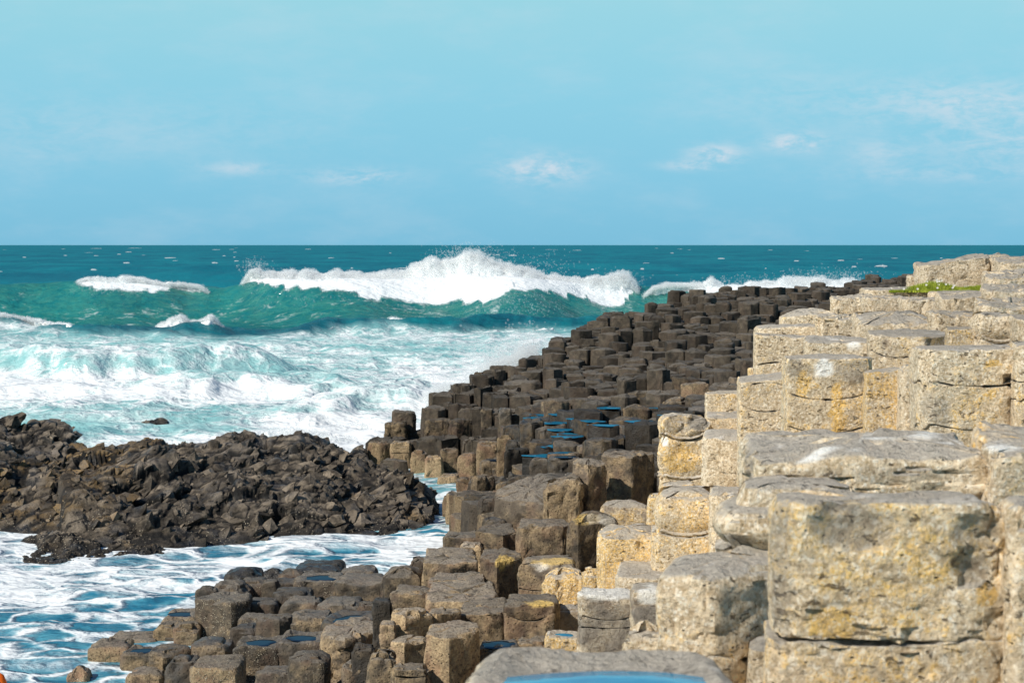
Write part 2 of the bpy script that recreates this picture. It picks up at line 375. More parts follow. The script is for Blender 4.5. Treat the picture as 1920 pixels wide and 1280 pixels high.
def drum_geo(per, zb, zt, off, fr=.03, fb=0.0, dome=0.0, tilt=(0, 0), nr=10, caps=(.82, .6, .36, .15), cap_bottom=False,
             amp=.012, famp=.01, fsc=.1, chip=.03, bulge=0.0, seed=0, arcs=(30, 60, 90), bsc=.22, scoops=(), spots=()):
    pts, u, nrm = per
    n = len(pts); cen = pts.mean(0)
    zt = zt + tilt[0] * (pts[:, 0] - cen[0]) + tilt[1] * (pts[:, 1] - pts[:, 1].min())
    rings, side, upw, rim = [], [], [], []
    def add(p, z, s, w, r): rings.append(np.column_stack([p, z])); side.append(s); upw.append(w); rim.append(r)
    if cap_bottom:
        pin = pts - nrm * fb
        for s in (.4, .8): add(cen + (pin - cen) * s, zb + np.zeros(n), 0, -1, 0)
        for a in (90, 60, 30):
            r = math.radians(a); add(pts - nrm * fb * (1 - math.cos(r)), zb + fb - fb * math.sin(r), math.cos(r), -math.sin(r), 0)
    for k in range(nr):
        t = k / (nr - 1)
        add(pts - nrm * bulge * (2 * t - 1) ** 2, zb + fb + (zt - fr - zb - fb) * t, 1, 0, max(0, 1 - (1 - t) * nr / 3.0) * .6)
    for a in arcs:
        r = math.radians(a)
        add(pts - nrm * (fr * (1 - math.cos(r)) + bulge), zt - fr + fr * math.sin(r), math.cos(r), math.sin(r), 1)
    pin = pts - nrm * (fr + bulge); zm = zt.mean() + dome
    for s in caps: add(cen + (pin - cen) * s, (zt - zt.mean()) * s + zt.mean() + dome * (1 - s * s), 0, 1, max(0, (s - .7) * 2))
    V = np.concatenate(rings + [np.array([[cen[0], cen[1], zm]])])
    k = len(rings)
    N = np.concatenate([np.column_stack([nrm * s, np.full(n, w)]) for s, w in zip(side, upw)] + [np.array([[0, 0, 1.0]])])
    R = np.concatenate([np.full(n, r) for r in rim] + [np.zeros(1)])
    W = V + np.array(off) + seed * 3.17
    d = 0
    if amp: d = d + amp * 2 * (fbm(W / bsc, 4, 3) - .5)
    if famp:
        f, g = facet(W / fsc, 5)
        d = d + famp * f - famp * .8 * (1 - sstep(0, .12, g))
    V = V + N * (d[:, None] if not np.isscalar(d) else d)
    if chip:
        c = np.maximum(0, vnoise(W / .11, 9) - .52) * 2.2 * chip * R + np.maximum(0, vnoise(W / .3, 19) - .6) * 2.5 * chip * R
        ctr = np.array([cen[0], cen[1], zt.mean() - .15])
        dv = V - ctr; dv /= np.maximum(np.linalg.norm(dv, axis=1)[:, None], 1e-6)
        V = V - dv * c[:, None]
    Q = grid_quads(k, n, True)
    i = np.arange(n)
    T = np.column_stack([(k - 1) * n + i, (k - 1) * n + (i + 1) % n, np.full(n, k * n)])
    if not scoops and not spots: return V, Q, T
    AT = dict(dark_tint=np.zeros(len(V)), whit=np.zeros(len(V)), och=np.zeros(len(V)))  # dark spots: bare stone and stains, plus shade painted on some faces
    px, py = proj(V + np.array(off)); wn = fbm(W / .06, 3, 71) - .5; facing = sstep(-.15, .1, -N[:, 1] + N[:, 2] * .6)
    for (sx, sy, rx, ry, dep, dark) in scoops:       # shell shaped breaks in the stone
        q = ((px - sx) / rx) ** 2 + ((py - sy) / ry) ** 2 + wn * .5
        c = np.sqrt(np.maximum(0, 1 - q)) * dep * facing
        V = V + np.column_stack([np.zeros(len(V)), c, -c * .25])
        AT['dark_tint'] = np.maximum(AT['dark_tint'], dark * sstep(1.02, .9, q) * facing)
    for (kd, sx, sy, rx, ry, am) in spots:
        q = ((px - sx) / rx) ** 2 + ((py - sy) / ry) ** 2 + wn * 1.6
        AT[kd] = np.maximum(AT[kd], am * sstep(1.15, .75, q) * facing)
    drum_geo.attrs = AT
    return V, Q, T

HAND = []          # records of every hand placed column: px range, top pixel, distance, world polygon, top
SEED = [0]
def plan(e, a, b, W, dp, rg):
    j = lambda s=.05: rg.uniform(-s, s)
    if e is None:
        a, b = a * .5, 1 - (1 - b) * .5
        P = [(a - .5, 0), (b - .5, j(.03)), (.5, .2 + j(.06)), (.42 + j(.04), 1.0 + j()), (-.42 + j(.04), 1.0 + j()), (-.5, .2 + j(.06))]
    else:
        P = [(e - .5, 0), (.5, min(.55, .78 * (1 - e) + .06) + j(.03)), (.44 + j(.03), .86 + j(.03)), (.02 + j(.1), 1.04), (-.45 + j(.03), .80 + j()), (-.5, max(.08, .55 * e) + j(.03))]
    return np.array(P) * np.array([W, dp])

def column(xl, xr, yt, D, label, mat, color, group, e=None, a=.2, b=.8, dep=.9, down=1.6, joints=(), fr=.03, dome=.0, tilt=(0, 0),
           amp=.012, famp=.010, fsc=.1, chip=.03, res=.016, rc=None, bulge=0.0, name='basalt_column', bulges=(), bsc=.22, grow=(), scoops=(), spots=()):
    SEED[0] += 1
    wd = .035 * (xr - xl); xl, xr = xl - wd, xr + wd
    rg = random.Random(SEED[0] * 91 + 5)
    W = (xr - xl) / F * D
    for _ in range(3): W = (xr - xl) / F * (D + .3 * dep * W)
    dp = dep * W
    Xc = ((xl + xr) / 2 - 960) / F * (D + .3 * dp)
    zt = z_at(yt, D)
    poly = plan(e, a, b, W, dp, rg)
    loc = (Xc, D, zt)
    px = W / ((xr - xl)) # metres per photo pixel
    step = max(res, px * 1.4)
    m = int(np.clip(.5 * W / step, 2, 16))
    bounds = [0.0] + [z_at(j[0], D) - zt for j in joints] + [-down]
    sags = [0.0] + [j[1] / F * D for j in joints] + [0.0]
    objs = []
    root = None
    if joints:
        root = bpy.data.objects.new(name, None); C.objects.link(root); root.location = loc; root.empty_display_size = .1
    for k in range(len(bounds) - 1):
        pk = poly
        if k and k - 1 < len(grow): pk = (poly - poly.mean(0)) * (1 + grow[k - 1]) + poly.mean(0)
        per = perimeter(pk, rc if rc is not None else .035 * W, m)
        u = per[1]
        prof = -(1 - np.clip(np.abs(u), 0, 1) ** 2.4)
        top = k == 0
        zT = (bounds[k] + sags[k] * prof) if not top else np.zeros(len(u))
        last = k == len(bounds) - 2
        zB = bounds[k + 1] + sags[k + 1] * prof * (0 if last else 1) + (0 if last else .002)
        hgt = float(np.mean(zT - zB))
        nr = int(np.clip(min(hgt, .9) / step, 4, 40))
        drum_geo.attrs = None
        V, Q, T = drum_geo(per, zB, zT, loc, scoops=scoops, spots=spots, fr=fr if top else .005, fb=0 if last else (.03 if bulge or (k < len(bulges) and bulges[k] > .012) else .007), dome=dome if top else 0.0, tilt=tilt if top else (0, 0),
                           nr=nr, cap_bottom=not last, amp=amp, famp=famp, fsc=fsc, chip=chip if top else chip * .15,
                           bulge=(bulges[k] if k < len(bulges) else bulge), seed=SEED[0], bsc=bsc)
        me = mesh('drum' if joints else name, V, Q, T, mat, True, 34, drum_geo.attrs)
        o = link(('capstone' if top else 'drum') if joints else name, me, root, (0, 0, 0) if joints else loc)
        o.color = color
        objs.append(o)
    t = root if root is not None else objs[0]
    tag(t, label, 'rock column', group)
    HAND.append(dict(xl=xl, xr=xr, yt=yt, D=D, poly=poly + np.array([Xc, D]), z=zt, mat=mat, color=color, obj=t, dp=dp))
    return t

BR = (.5, .35, .0, .0)
def M(xl, xr, yt, D, label, c=(.5, .35, 0, 0), **kw):
    kw.setdefault('famp', .013); kw.setdefault('fsc', .13); kw.setdefault('chip', .04); kw.setdefault('fr', .018); kw.setdefault('amp', .008); kw.setdefault('dep', 1.1)
    return column(xl, xr, yt, D, label, BASALT, c, 'brown columns stepping down to the inlet', **kw)
def N(xl, xr, yt, D, label, c=(.42, .15, .3, .45), **kw):
    c = (c[0] * 1.2, c[1] * .85 + .1, c[2], c[3])
    xl, xr = xl - .05 * (xr - xl), xr + .05 * (xr - xl)
    kw.setdefault('famp', .010); kw.setdefault('fsc', .16); kw.setdefault('chip', .045); kw['fr'] = min(kw.get('fr', .04), .06); kw.setdefault('rc', .05); kw.setdefault('down', .8); kw.setdefault('dep', 1.25)
    return column(xl, xr, yt, D, label, BASALT, c, 'wave worn dark columns at the water', **kw)
def Tn(xl, xr, yt, D, label, c=(.5, .75, 0, .25), **kw):
    kw.setdefault('famp', .012); kw.setdefault('fsc', .12); kw.setdefault('chip', .06); kw.setdefault('fr', .05); kw.setdefault('rc', .05); kw.setdefault('down', 1.3)
    return column(xl, xr, yt, D, label, BASALT, c, 'weedy brown columns across the inlet', **kw)
def L(xl, xr, yt, D, label, c=(.5, .45, .2, .15), **kw):
    kw.setdefault('famp', .006); kw.setdefault('fsc', .085); kw.setdefault('chip', .026); kw.setdefault('fr', .014); kw.setdefault('down', 1.8); kw.setdefault('amp', .006)
    if D > 12: kw.setdefault('tilt', (random.uniform(-.07, .07), random.uniform(-.02, .08)))
    return column(xl, xr, yt, D, label, LICHEN, c, 'pale lichen covered columns', **kw)

# --- brown middle ground columns
M(1131, 1226, 855, 19.0, 'big square cornered brown block with black shaded right side, left of the yellow drum stack', (.62, .42, 0, .1), e=.54, fr=.02, fsc=.09)
M(1076, 1136, 873, 18.6, 'cracked sunlit brown stone against the left of the big square block', (.8, .4, 0, 0), e=.45, famp=0.015, dome=.02, tilt=(-.1, .1))
M(1020, 1092, 902, 18.3, 'rounded orange brown stone leaning left of the cracked stone', (.72, .5, 0, 0), famp=.022, fr=.07, tilt=(.25, 0))
M(958, 1034, 908, 20.2, 'grey rounded boulder behind the sloping slab', (.62, .3, 0, 0), fr=.10, dome=.04, rc=.1)
M(928, 1047, 945, 19.0, 'sloping grey slab with pointed black right end', (.62, .3, 0, .1), e=.76, fr=.05, tilt=(.12, .25), famp=.02)
M(898, 962, 935, 20.5, 'dark shaded stone left of the sloping slab', (.4, .3, .2, .2), fr=.08)
M(902, 952, 975, 18.8, 'small wet stone under the left foot of the sloping slab', (.4, .3, .5, .2), fr=.06, rc=.08)
M(971, 1068, 986, 17.5, 'flat topped red brown column with wet grey top and cracked left edge', (.55, .45, .1, .05), a=.16, b=.7, fr=.016)
M(1066, 1165, 978, 16.8, 'domed reddish stone with white and yellow lichen over its shoulder', (.6, .4, 0, .05), spots=(('whit',1128,972,34,10,.6),('och',1100,972,30,9,.9)), e=.2, fr=.07, dome=.05)
L(1128, 1222, 948, 18.0, 'low ochre topped stone right behind the domed reddish stone', (0.45, .7, .6, .1), fr=.07, dome=.03)
M(832, 902, 1006, 18.8, 'square brown block at the inlet with cracked left top', (.55, .4, .1, .1), a=.1, b=.8)
M(893, 966, 1003, 18.1, 'brown block with black right corner left of the flat topped red column', (.55, .42, .1, .05), e=.68, tilt=(0, .15))
M(862, 905, 1020, 18.0, 'small smooth tan wedge stone between two brown blocks', (.75, .55, 0, 0), fr=.06, down=.8)
M(795, 895, 1053, 16.8, 'broad brown block with black algae on its lower right', (.6, .48, 0, .1), spots=(('dark_tint',868,1072,28,16,1),), a=.05, b=.95, tilt=(0, .08), fsc=.2)
M(902, 978, 1052, 16.2, 'tall flat faced brown column with yellow broken top edge', (.66, .45, 0, 0), spots=(('och',945,1052,16,12,1),), e=.4, fr=.02, tilt=(-.1, .16))
M(973, 1078, 1056, 15.5, 'smooth red brown column with pale lichen cap', (.62, .40, 0, .05), spots=(('whit',1012,1062,16,8,.45),('och',1040,1052,40,7,.7)), a=.04, b=.62, fr=.05, joints=((1103, 4),), famp=.008)
L(1018, 1100, 1073, 15.0, 'yellow crusted boulder lying against the red brown column', (0.51, .85, .45, .1), fr=.1, dome=.03, rc=.1, famp=.016)
L(1096, 1140, 1068, 14.8, 'small orange stone with dark hollow beside the tall yellow column', (0.50, 1.0, .2, .2), fr=.05, famp=.02)
M(806, 906, 1089, 16.0, 'low rectangular brown block with dark algae along its foot', (.64, .5, 0, .05), spots=(('dark_tint',862,1112,36,8,1),('dark_tint',820,1112,10,6,1)), a=.06, b=.9, down=.9)
M(715, 797, 1074, 16.9, 'rounded grey boulder at the inlet mouth', (.6, .35, .05, 0), fr=.09, dome=.03, rc=.1)
M(764, 815, 1050, 17.6, 'small grey shoulder stone behind the inlet boulder', (.55, .35, 0, 0), fr=.08)
M(731, 808, 1109, 15.8, 'brown block with speckled yellow brown face below the inlet boulder', (.6, .5, 0, .1), a=.1, b=.75, fr=.05)
M(800, 930, 1125, 15.4, 'long thin flat slab with ochre front edge', (.62, .52, 0, 0), a=.1, b=.8, fr=.03, tilt=(.03, .1), down=.7)
M(734, 808, 1150, 14.3, 'sunlit corner column with large black right face', (.72, .62, 0, .1), e=.36, fr=.03, joints=((1200, 0),), dome=.015)
M(803, 864, 1150, 14.55, 'tan edged column with black right face beside the sunlit corner column', (.66, .6, 0, 0), e=.28, fr=.025)
M(860, 952, 1150, 14.8, 'flat grey topped slab with short brown front', (.58, .45, 0, .05), a=.08, b=.68, tilt=(.04, .1), fr=.02)
M(948, 1047, 1131, 14.2, 'reddish column with curved crack across its face', (.62, .44, 0, 0), spots=(('och',1015,1131,30,6,1),), a=.02, b=.78, joints=((1148, 16),), fr=.015, famp=.009)
L(1040, 1096, 1142, 14.4, 'small brown stone with ochre top beside the cracked reddish column', (0.45, .75, .8, .05), fr=.03, tilt=(0, .1))
L(1022, 1094, 1192, 13.2, 'round ochre rimmed stone holding a small rain pool', (0.49, .75, .5, .35), fr=.04, dome=-.03, rc=.09)
M(970, 1028, 1205, 13.5, 'broken rubble stone with ochre flake between two pools', (.58, .5, 0, 0), famp=0.018, fr=.03)
M(892, 976, 1212, 13.3, 'low dark stone with a wet hollow top', (.45, .3, .4, .05), fr=.03, dome=-.02)
M(798, 895, 1196, 13.0, 'tan column with wide black shaded right face above the pool stone', (.7, .6, 0, .05), e=.46, fr=.02, tilt=(0, .12))
M(733, 803, 1205, 13.8, 'tan broken column under the sunlit corner column', (.75, .62, 0, .15), e=.36, fr=.02)
M(712, 740, 1170, 14.2, 'narrow brown prism left of the sunlit corner column', (.6, .45, 0, 0), joints=((1210, 4),), fr=.02)
M(735, 802, 1254, 12.8, 'broken column with splintered top on the lower edge', (.6, .5, 0, .1), famp=0.015, joints=((1268, 2),))
M(686, 738, 1228, 13.3, 'rounded brown column left of the splintered one', (.58, .45, 0, .05), fr=.05, dome=.02)
M(697, 734, 1126, 15.2, 'blackish standing column with wet shaded face', (.25, .1, .4, 0), fr=.03)
M(655, 700, 1214, 14.6, 'dark wet stone with mossy face beside the rounded brown column', (.35, .25, .3, .1), fr=.05)

# --- wave worn dark columns lower left
N(366, 402, 1104, 19.6, 'tall rounded outermost column over the water', dome=.02)
N(397, 462, 1100, 19.9, 'smooth domed column with black right side', fr=.1, dome=.03)
N(421, 484, 1077, 20.8, 'black wet dome nearest the foam', (.2, .05, .8, .1), fr=.1, dome=.04)
N(448, 494, 1090, 20.2, 'barnacle dotted column behind the smooth domed one', (.42, .15, .3, .7))
N(488, 518, 1090, 20.0, 'slim rounded column with smooth grey face', (.45, .15, .2, .3))
N(511, 558, 1091, 20.3, 'squat grey column with wet blue top', (.42, .15, .5, .4), dome=-.03)
N(555, 637, 1089, 20.0, 'wide grey column with barnacles on its lower right', (.48, .2, .3, .72), a=.1, b=.9, dome=-.03)
N(633, 717, 1092, 19.7, 'wide smooth column with flat top left of the inlet boulder', (.5, .2, .25, .3), dome=.01, a=.1, b=.9)
N(488, 528, 1074, 21.6, 'wet blue black dome behind the slim column', (.22, .05, .9, .05), fr=.1, dome=.03)
N(521, 566, 1076, 21.4, 'brown cracked dome in the back row at the foam', (.5, .3, .2, .2), fr=.09, dome=.03)
N(554, 642, 1068, 21.7, 'long wet back row column with dark blue sheen', (.25, .08, .9, .05), fr=.09, dome=.02)
N(641, 704, 1070, 21.0, 'back row column with pale barnacle spot next to the inlet', (.45, .25, .4, .5), fr=.08)
N(366, 457, 1130, 18.6, 'large square column thickly covered in barnacles at the water', (.5, .2, .1, .95), e=.72, fr=.04)
N(452, 514, 1132, 19.0, 'low column with a small puddle behind the barnacled square one', (.42, .2, .3, .4))
N(512, 580, 1115, 19.4, 'low rounded column with wet puddle edge', (.4, .18, .4, .45), dome=.02)
N(527, 602, 1130, 18.6, 'smooth barrel shaped column in the centre of the dark steps', (.5, .18, .2, .3), fr=.07)
N(598, 674, 1134, 18.4, 'barrel shaped column with dark shaded right end', (.45, .18, .3, .35), fr=.07)
N(670, 706, 1132, 18.2, 'small barrel stone beside the blackish standing column', (.5, .25, .2, .4))
N(447, 492, 1158, 18.3, 'crooked barnacle edged stone left of the upright smooth column', (.46, .2, .2, .7))
N(479, 542, 1162, 17.7, 'upright smooth column with black right side and barnacled foot', (.52, .18, .15, .6), e=.68, fr=.05)
N(431, 478, 1178, 17.9, 'grey stone with glossy top beneath the crooked stone', (.42, .15, .5, .5))
N(539, 614, 1158, 17.8, 'greenish weedy rounded stone right of the upright smooth column', (.45, .3, .3, .3), fr=.08)
N(606, 706, 1168, 17.2, 'wide low stone with dark wet pool top', (.42, .25, .6, .25), fr=.07, dome=-.03)
N(603, 716, 1198, 15.8, 'big sloping block with brown left face and ridged black right face', (.55, .42, .1, .25), e=.42, fr=.05, famp=.02, tilt=(0, .1))
N(519, 606, 1203, 16.8, 'stone with two dark puddles on its stepped top', (.46, .22, .4, .65), fr=.06, dome=-.03)
N(438, 524, 1212, 16.8, 'barnacle encrusted column with dark puddle on top', (.5, .22, .25, .95), fr=.05, dome=-.03)
N(356, 424, 1208, 17.3, 'wet topped stone with weed brown skirt', (.36, .5, .7, .5), fr=.07, dome=.02)
N(538, 610, 1236, 15.2, 'rounded grey column with barnacled foot at the lower edge', (.52, .25, .15, .7), fr=.06, dome=.02)
N(642, 690, 1246, 14.6, 'plain brown column cut by the lower edge', (.5, .38, .05, .1), fr=.05)
N(478, 548, 1262, 15.5, 'flat ledge stone at the lower edge below the barnacled column', (.46, .25, .2, .5))
N(358, 446, 1250, 16.1, 'tan barnacled ledge at the lower edge', (.6, .7, .1, .8), fr=.05)
N(284, 328, 1172, 18.9, 'left one of two shaggy weed covered stones by the water', (.5, .7, .2, .5), fr=.05)
N(324, 368, 1172, 18.6, 'right one of two shaggy weed covered stones by the water', (.48, .7, .25, .5), fr=.05)
N(303, 368, 1156, 19.6, 'low brown stone with blue puddle behind the two shaggy stones', (.48, .6, .5, .3), fr=.06, dome=-.03)
N(166, 236, 1213, 18.0, 'outlying tan weed covered stone farthest out on the water', (.52, .85, .1, .45), fr=.05, a=.1, b=.9)
N(226, 290, 1224, 17.7, 'weedy stone with blue puddles next to the outlying one', (.46, .65, .5, .4), fr=.05, dome=-.03)
N(200, 286, 1202, 18.7, 'long low weedy stone behind the outlying one', (.52, .75, .2, .3), fr=.05)
N(278, 346, 1222, 17.1, 'wet shaded weedy column below the two shaggy stones', (.4, .6, .5, .4), e=.4, fr=.05)
N(308, 362, 1240, 16.7, 'small dark rounded stone with glossy top', (.35, .15, .6, .3), fr=.09, dome=.03)
N(236, 300, 1262, 16.9, 'half drowned weedy ledge at the lower edge', (.42, .6, .4, .4), fr=.05)
N(120, 158, 1260, 17.3, 'lone small weed covered stone standing in the water', (.5, .8, .1, .7), fr=.06, dome=.03)

# --- weedy brown columns beyond the inlet
Tn(688, 733, 829, 33.6, 'outermost tan column with rounded left shoulder', e=.55)
Tn(732, 770, 829, 33.3, 'tan column with a level crack, second in the front row', joints=((849, 0),))
Tn(769, 800, 845, 32.6, 'tan column with ragged top, third in the front row')
Tn(796, 830, 854, 32.0, 'pale tan column standing forward in the front row', (.6, .85, 0, .2))
Tn(826, 860, 842, 32.3, 'dark stained column in the front row', (.32, .5, .1, .3))
Tn(858, 903, 851, 31.5, 'rounded pale tan column nearest the inlet head', (.58, .82, 0, .2), e=.6, fr=.08)
Tn(820, 860, 890, 31.2, 'short stump with barnacles at the foot of the front row', (.6, .85, 0, .7), down=.7)
Tn(900, 948, 863, 29.8, 'low stone with two blue puddles beside the black column', (.45, .5, .6, .3))
Tn(884, 928, 893, 27.6, 'dark barnacled column at the corner of the inlet', (.36, .55, .3, .6), e=.25)
Tn(946, 991, 843, 26.5, 'tall jet black shaded column standing alone', (.12, 0, .2, 0), e=.12, fr=.03)  # near-black tone puts the shade on its front into the colour
Tn(994, 1031, 860, 25.5, 'rounded grey column right of the jet black one', (.45, .1, .3, 0), fr=.07)
Tn(1029, 1092, 859, 24.8, 'grey column with wet blue grey top', (.45, .1, .6, 0), fr=.05)
Tn(842, 893, 787, 32.9, 'square brown column with black front face', (.3, .4, .2, .2), e=.3)
Tn(797, 845, 787, 33.4, 'dark jagged column behind the pale tan one', (.34, .45, .1, .3), famp=0.015)
Tn(734, 778, 772, 34.8, 'pointed grey stone at the seaward corner', (.45, .25, 0, .2), famp=0.015, tilt=(-.1, 0))
Tn(721, 762, 792, 34.4, 'mottled stone below the pointed grey one', (.4, .5, 0, .4), famp=.02)
Tn(894, 934, 829, 30.5, 'stout tan block above the puddled stone', (.52, .75, 0, .3))
Tn(932, 962, 817, 29.6, 'flat faced ochre brown block', (.5, .85, 0, .1))
Tn(948, 974, 825, 28.3, 'small grey stone with wet top above the jet black column', (.4, .2, .6, .1))
Tn(902, 924, 768, 32.6, 'narrow upright grey column in the brown rocks', (.5, .3, 0, 0), fr=.02)
Tn(936, 960, 765, 32.2, 'small pale shining stone with wet top', (.7, .1, .8, .5))

# --- pale lichen covered columns (from the camera outwards)
L(1457, 1882, 944, 4.0, 'biggest pale column with dark hollow near its top and orange lichen', (0.61, .62, .1, .1), a=.2, b=.66, dep=.5, joints=((1200, 8), (1330, 6)), fr=.02, famp=.006, chip=.028, res=.006, amp=.006, grow=(.04, .05), scoops=((1600,985,82,44,.022,.62),(1830,1000,44,40,.018,.5),(1826,1062,34,40,.03,.6),(1570,948,34,12,.012,.9)), spots=(('dark_tint',1466,1060,26,150,.55),('och',1700,1130,90,40,.2),('och',1560,1170,60,30,.5),('och',1850,1110,20,26,.8),('och',1750,1040,60,60,.3)))  # left face strip: grey lichen, plus its dimmer light painted into the colour
L(1892, 2070, 944, 3.95, 'pale stone at the right border beside the biggest column', (0.59, .5, .1, .1), joints=((1130, 10),), fr=.03, res=.008)
L(1408, 1838, 853, 5.2, 'long flat slab with white splashes on top behind the biggest column', (0.59, .4, .15, .3), a=.05, b=.93, dep=.8, tilt=(.03, .03), dome=.02, fr=.03, famp=.012, fsc=.07, res=.008, joints=((925, 8),), grow=(-.06,), spots=(('whit',1518,858,16,6,1),('whit',1556,838,18,3,.9),('whit',1640,822,30,3,.8),('whit',1600,842,20,3,1),('whit',1735,812,36,3,1),('whit',1790,830,26,4,1),('whit',1690,834,22,3,1),('dark_tint',1404,880,10,44,.8),('dark_tint',1640,890,200,14,.3)))
L(1346, 1640, 915, 4.95, 'round bellied drum overhanging left below the white splashed slab', (0.59, .42, .2, .15), dep=.9, a=.25, b=.85, joints=((1050, 16),), fr=.05, res=.009, rc=.12, bulges=(.05, .0), grow=(-.34,), spots=(('dark_tint',1375,1020,30,24,.8),('dark_tint',1420,1045,30,14,.8)))  # dark spots paint the shadow under the overhang into the colour
L(1850, 2110, 850, 5.1, 'cracked stone with rust red patch right of the white splashed slab', (0.59, .55, .2, .4), a=.04, b=.95, fr=.02, famp=.012, tilt=(0, .12), res=.009, spots=(('och',1870,812,40,12,.5),('whit',1880,840,30,8,.9)))
L(1243, 1560, 1078, 4.72, 'mottled grey and cream column with sharp front edge left of the biggest column', (0.60, .42, .22, .15), e=.30, dep=.9, joints=((1230, 20),), fr=.025, dome=.01, res=.009, tilt=(.03, .03), grow=(.03,))
L(1168, 1256, 1187, 5.6, 'small low grey boulder between the pool stone and the mottled column', (0.59, .3, .3, .1), fr=.05, dome=.03, rc=.05, down=.6)
L(1086, 1192, 1117, 12.3, 'grey drum column with white lichen cap and two level cracks', (0.45, .3, .66, .45), a=.18, b=.97, joints=((1155, 8), (1176, 2)), fr=.012, spots=(('whit',1138,1112,56,14,.9),('dark_tint',1140,1180,60,48,.7)))
L(1186, 1300, 1106, 11.8, 'brown faced column with white lichen cap right of the grey drum column', (0.47, .45, .62, .45), a=.1, b=.8, fr=.03, joints=((1178, 6),), spots=(('whit',1222,1116,30,18,.9),('och',1236,1118,8,10,.9),('dark_tint',1215,1156,32,22,.8)))
L(1160, 1330, 1083, 13.0, 'low grey lichen ledge under the tall yellow column', (0.52, .3, .25, .3), a=.05, b=.9, fr=.03)
L(1123, 1236, 1008, 13.5, 'tall yellow column with white domed top at the left end of the wall', (0.55, .92, .05, .35), a=.2, b=.98, fr=.025, dome=.025, tilt=(0, .1), famp=.012)
L(1231, 1346, 930, 13.2, 'plump drum with orange lower rim sitting on a yellow drum', (0.57, .66, .05, .3), a=.15, b=.8, joints=((1000, 8),), fr=.05, bulges=(.03, 0), dome=.02, tilt=(0, .08), grow=(.09,))
L(1334, 1432, 926, 12.9, 'pale ribbed column right of the plump drum', (0.55, .5, .05, .3), fr=.04, tilt=(0, .08))
L(1214, 1256, 926, 14.0, 'narrow yellow white stone left of the plump drum', (0.55, .7, .05, .25), fr=.03)
L(1240, 1306, 908, 14.6, 'ochre wedge behind the plump drum', (0.55, .72, .05, .2), fr=.04)
L(1239, 1330, 781, 15.5, 'stack of two round yellow drums with hollow broken faces', (0.55, .66, .18, .1), joints=((818, 9), (896, 5)), fr=.012, bulges=(.03, .03), rc=.06, famp=.012, fsc=.14, grow=(.05, -.04), scoops=((1312,789,20,19,.05,1),(1272,796,28,17,.03,.55),(1290,846,34,15,.03,0)), spots=(('whit',1247,826,8,10,.9),('och',1275,860,30,26,.5)))
L(1320, 1442, 822, 14.4, 'whitish column with slanting crack right of the two drum stack', (0.59, .3, .02, .3), a=.12, b=.9, joints=((878, 10),), fr=.03, dome=.02)
L(1326, 1396, 783, 15.9, 'short yellow block between the two drum stack and the stepped wall', (0.55, .6, .05, .1), fr=.015, tilt=(0, .1))
L(1324, 1394, 737, 17.0, 'small square yellow block with level top at the wall edge', (0.55, .6, .05, .05), a=.05, b=.9, fr=.012)
L(1387, 1480, 712, 14.0, 'tall pale column split by two sagging cracks', (0.55, .5, .1, .12), a=.06, b=.97, joints=((728, -10), (760, 12)), fr=.015, tilt=(.08, .06), famp=.006)
L(1475, 1630, 672, 11.5, 'broad column with white bird stained patch and orange streak', (0.54, .6, .32, .3), a=.02, b=.86, joints=((738, 12), (800, 12)), fr=.012, spots=(('whit',1545,690,20,17,1),('dark_tint',1600,695,34,22,.6),('dark_tint',1490,690,16,20,.6),('och',1570,775,12,60,.9),('och',1505,720,14,26,.5)))
L(1624, 1698, 694, 11.2, 'smooth tan sandy flat faced column with dark right edge', (0.49, .78, 0, 0), a=.03, b=.86, fr=.012, famp=.003, amp=.004, tilt=(.1, .0))
L(1690, 1768, 686, 11.0, 'pale column left of the great cracked one, with grey ledge on top', (0.55, .45, .1, .1), joints=((742, 8),), fr=.02)
L(1722, 1912, 654, 10.0, 'great cracked column with tan face and curved joint below the ledge', (0.55, .5, .06, .12), a=.22, b=.94, joints=((716, 9), (796, 10)), fr=.012, grow=(.0, -.04), spots=(('dark_tint',1755,770,26,40,.45),('och',1860,680,14,8,.8),('och',1858,740,7,9,.8)), scoops=((1897,712,12,13,.06,1),(1900,770,14,34,.03,.2)))
L(1904, 2030, 646, 9.8, 'square jointed column cut by the right border', (0.54, .5, .2, .1), joints=((676, 2), (716, 2), (750, 4)), fr=.02)
L(1416, 1524, 630, 15.4, 'level topped pale column on the wall corner above the split column', (0.55, .5, .08, .1), a=.04, b=.95, fr=.015, joints=((684, -5),))
L(1404, 1440, 690, 15.6, 'thin yellow strip of stone at the wall corner', (0.53, .7, .1, 0), fr=.01)
L(1512, 1642, 642, 13.8, 'low wide block with round white lichen spot and puddle on top', (0.52, .3, .2, .55), a=.04, b=.95, fr=.02, tilt=(0, .06), spots=(('whit',1605,650,13,11,1),))
L(1636, 1794, 630, 13.4, 'brown block with sagging joint and shaded rust right face', (0.42, 0.44, 0.52, 0.10), e=.56, joints=((660, 12),), fr=.014, tilt=(0, .05), spots=(('och',1757,632,34,14,.5),('dark_tint',1757,632,36,16,.45)))  # right face: rust lichen colour plus painted-in shade
L(1776, 1846, 616, 13.0, 'rust brown flat stone behind the shaded rust face', (0.38, 0.64, 0.55, 0.00), fr=.02)
L(1830, 1914, 590, 12.9, 'rounded drum with white bloom and shadowed underside at upper right', (0.47, 0.36, 0.38, 0.35), joints=((636, 10),), fr=.03, bulges=(.025,), grow=(.04,))
L(1908, 2010, 600, 12.5, 'reddish stone against the right border above the square jointed column', (0.40, 0.40, 0.50, 0.10), joints=((640, 4),))
L(1420, 1546, 612, 16.9, 'thin pale ledge with whitish bloom under the domed stone', (0.55, .4, .1, .4), fr=.03)
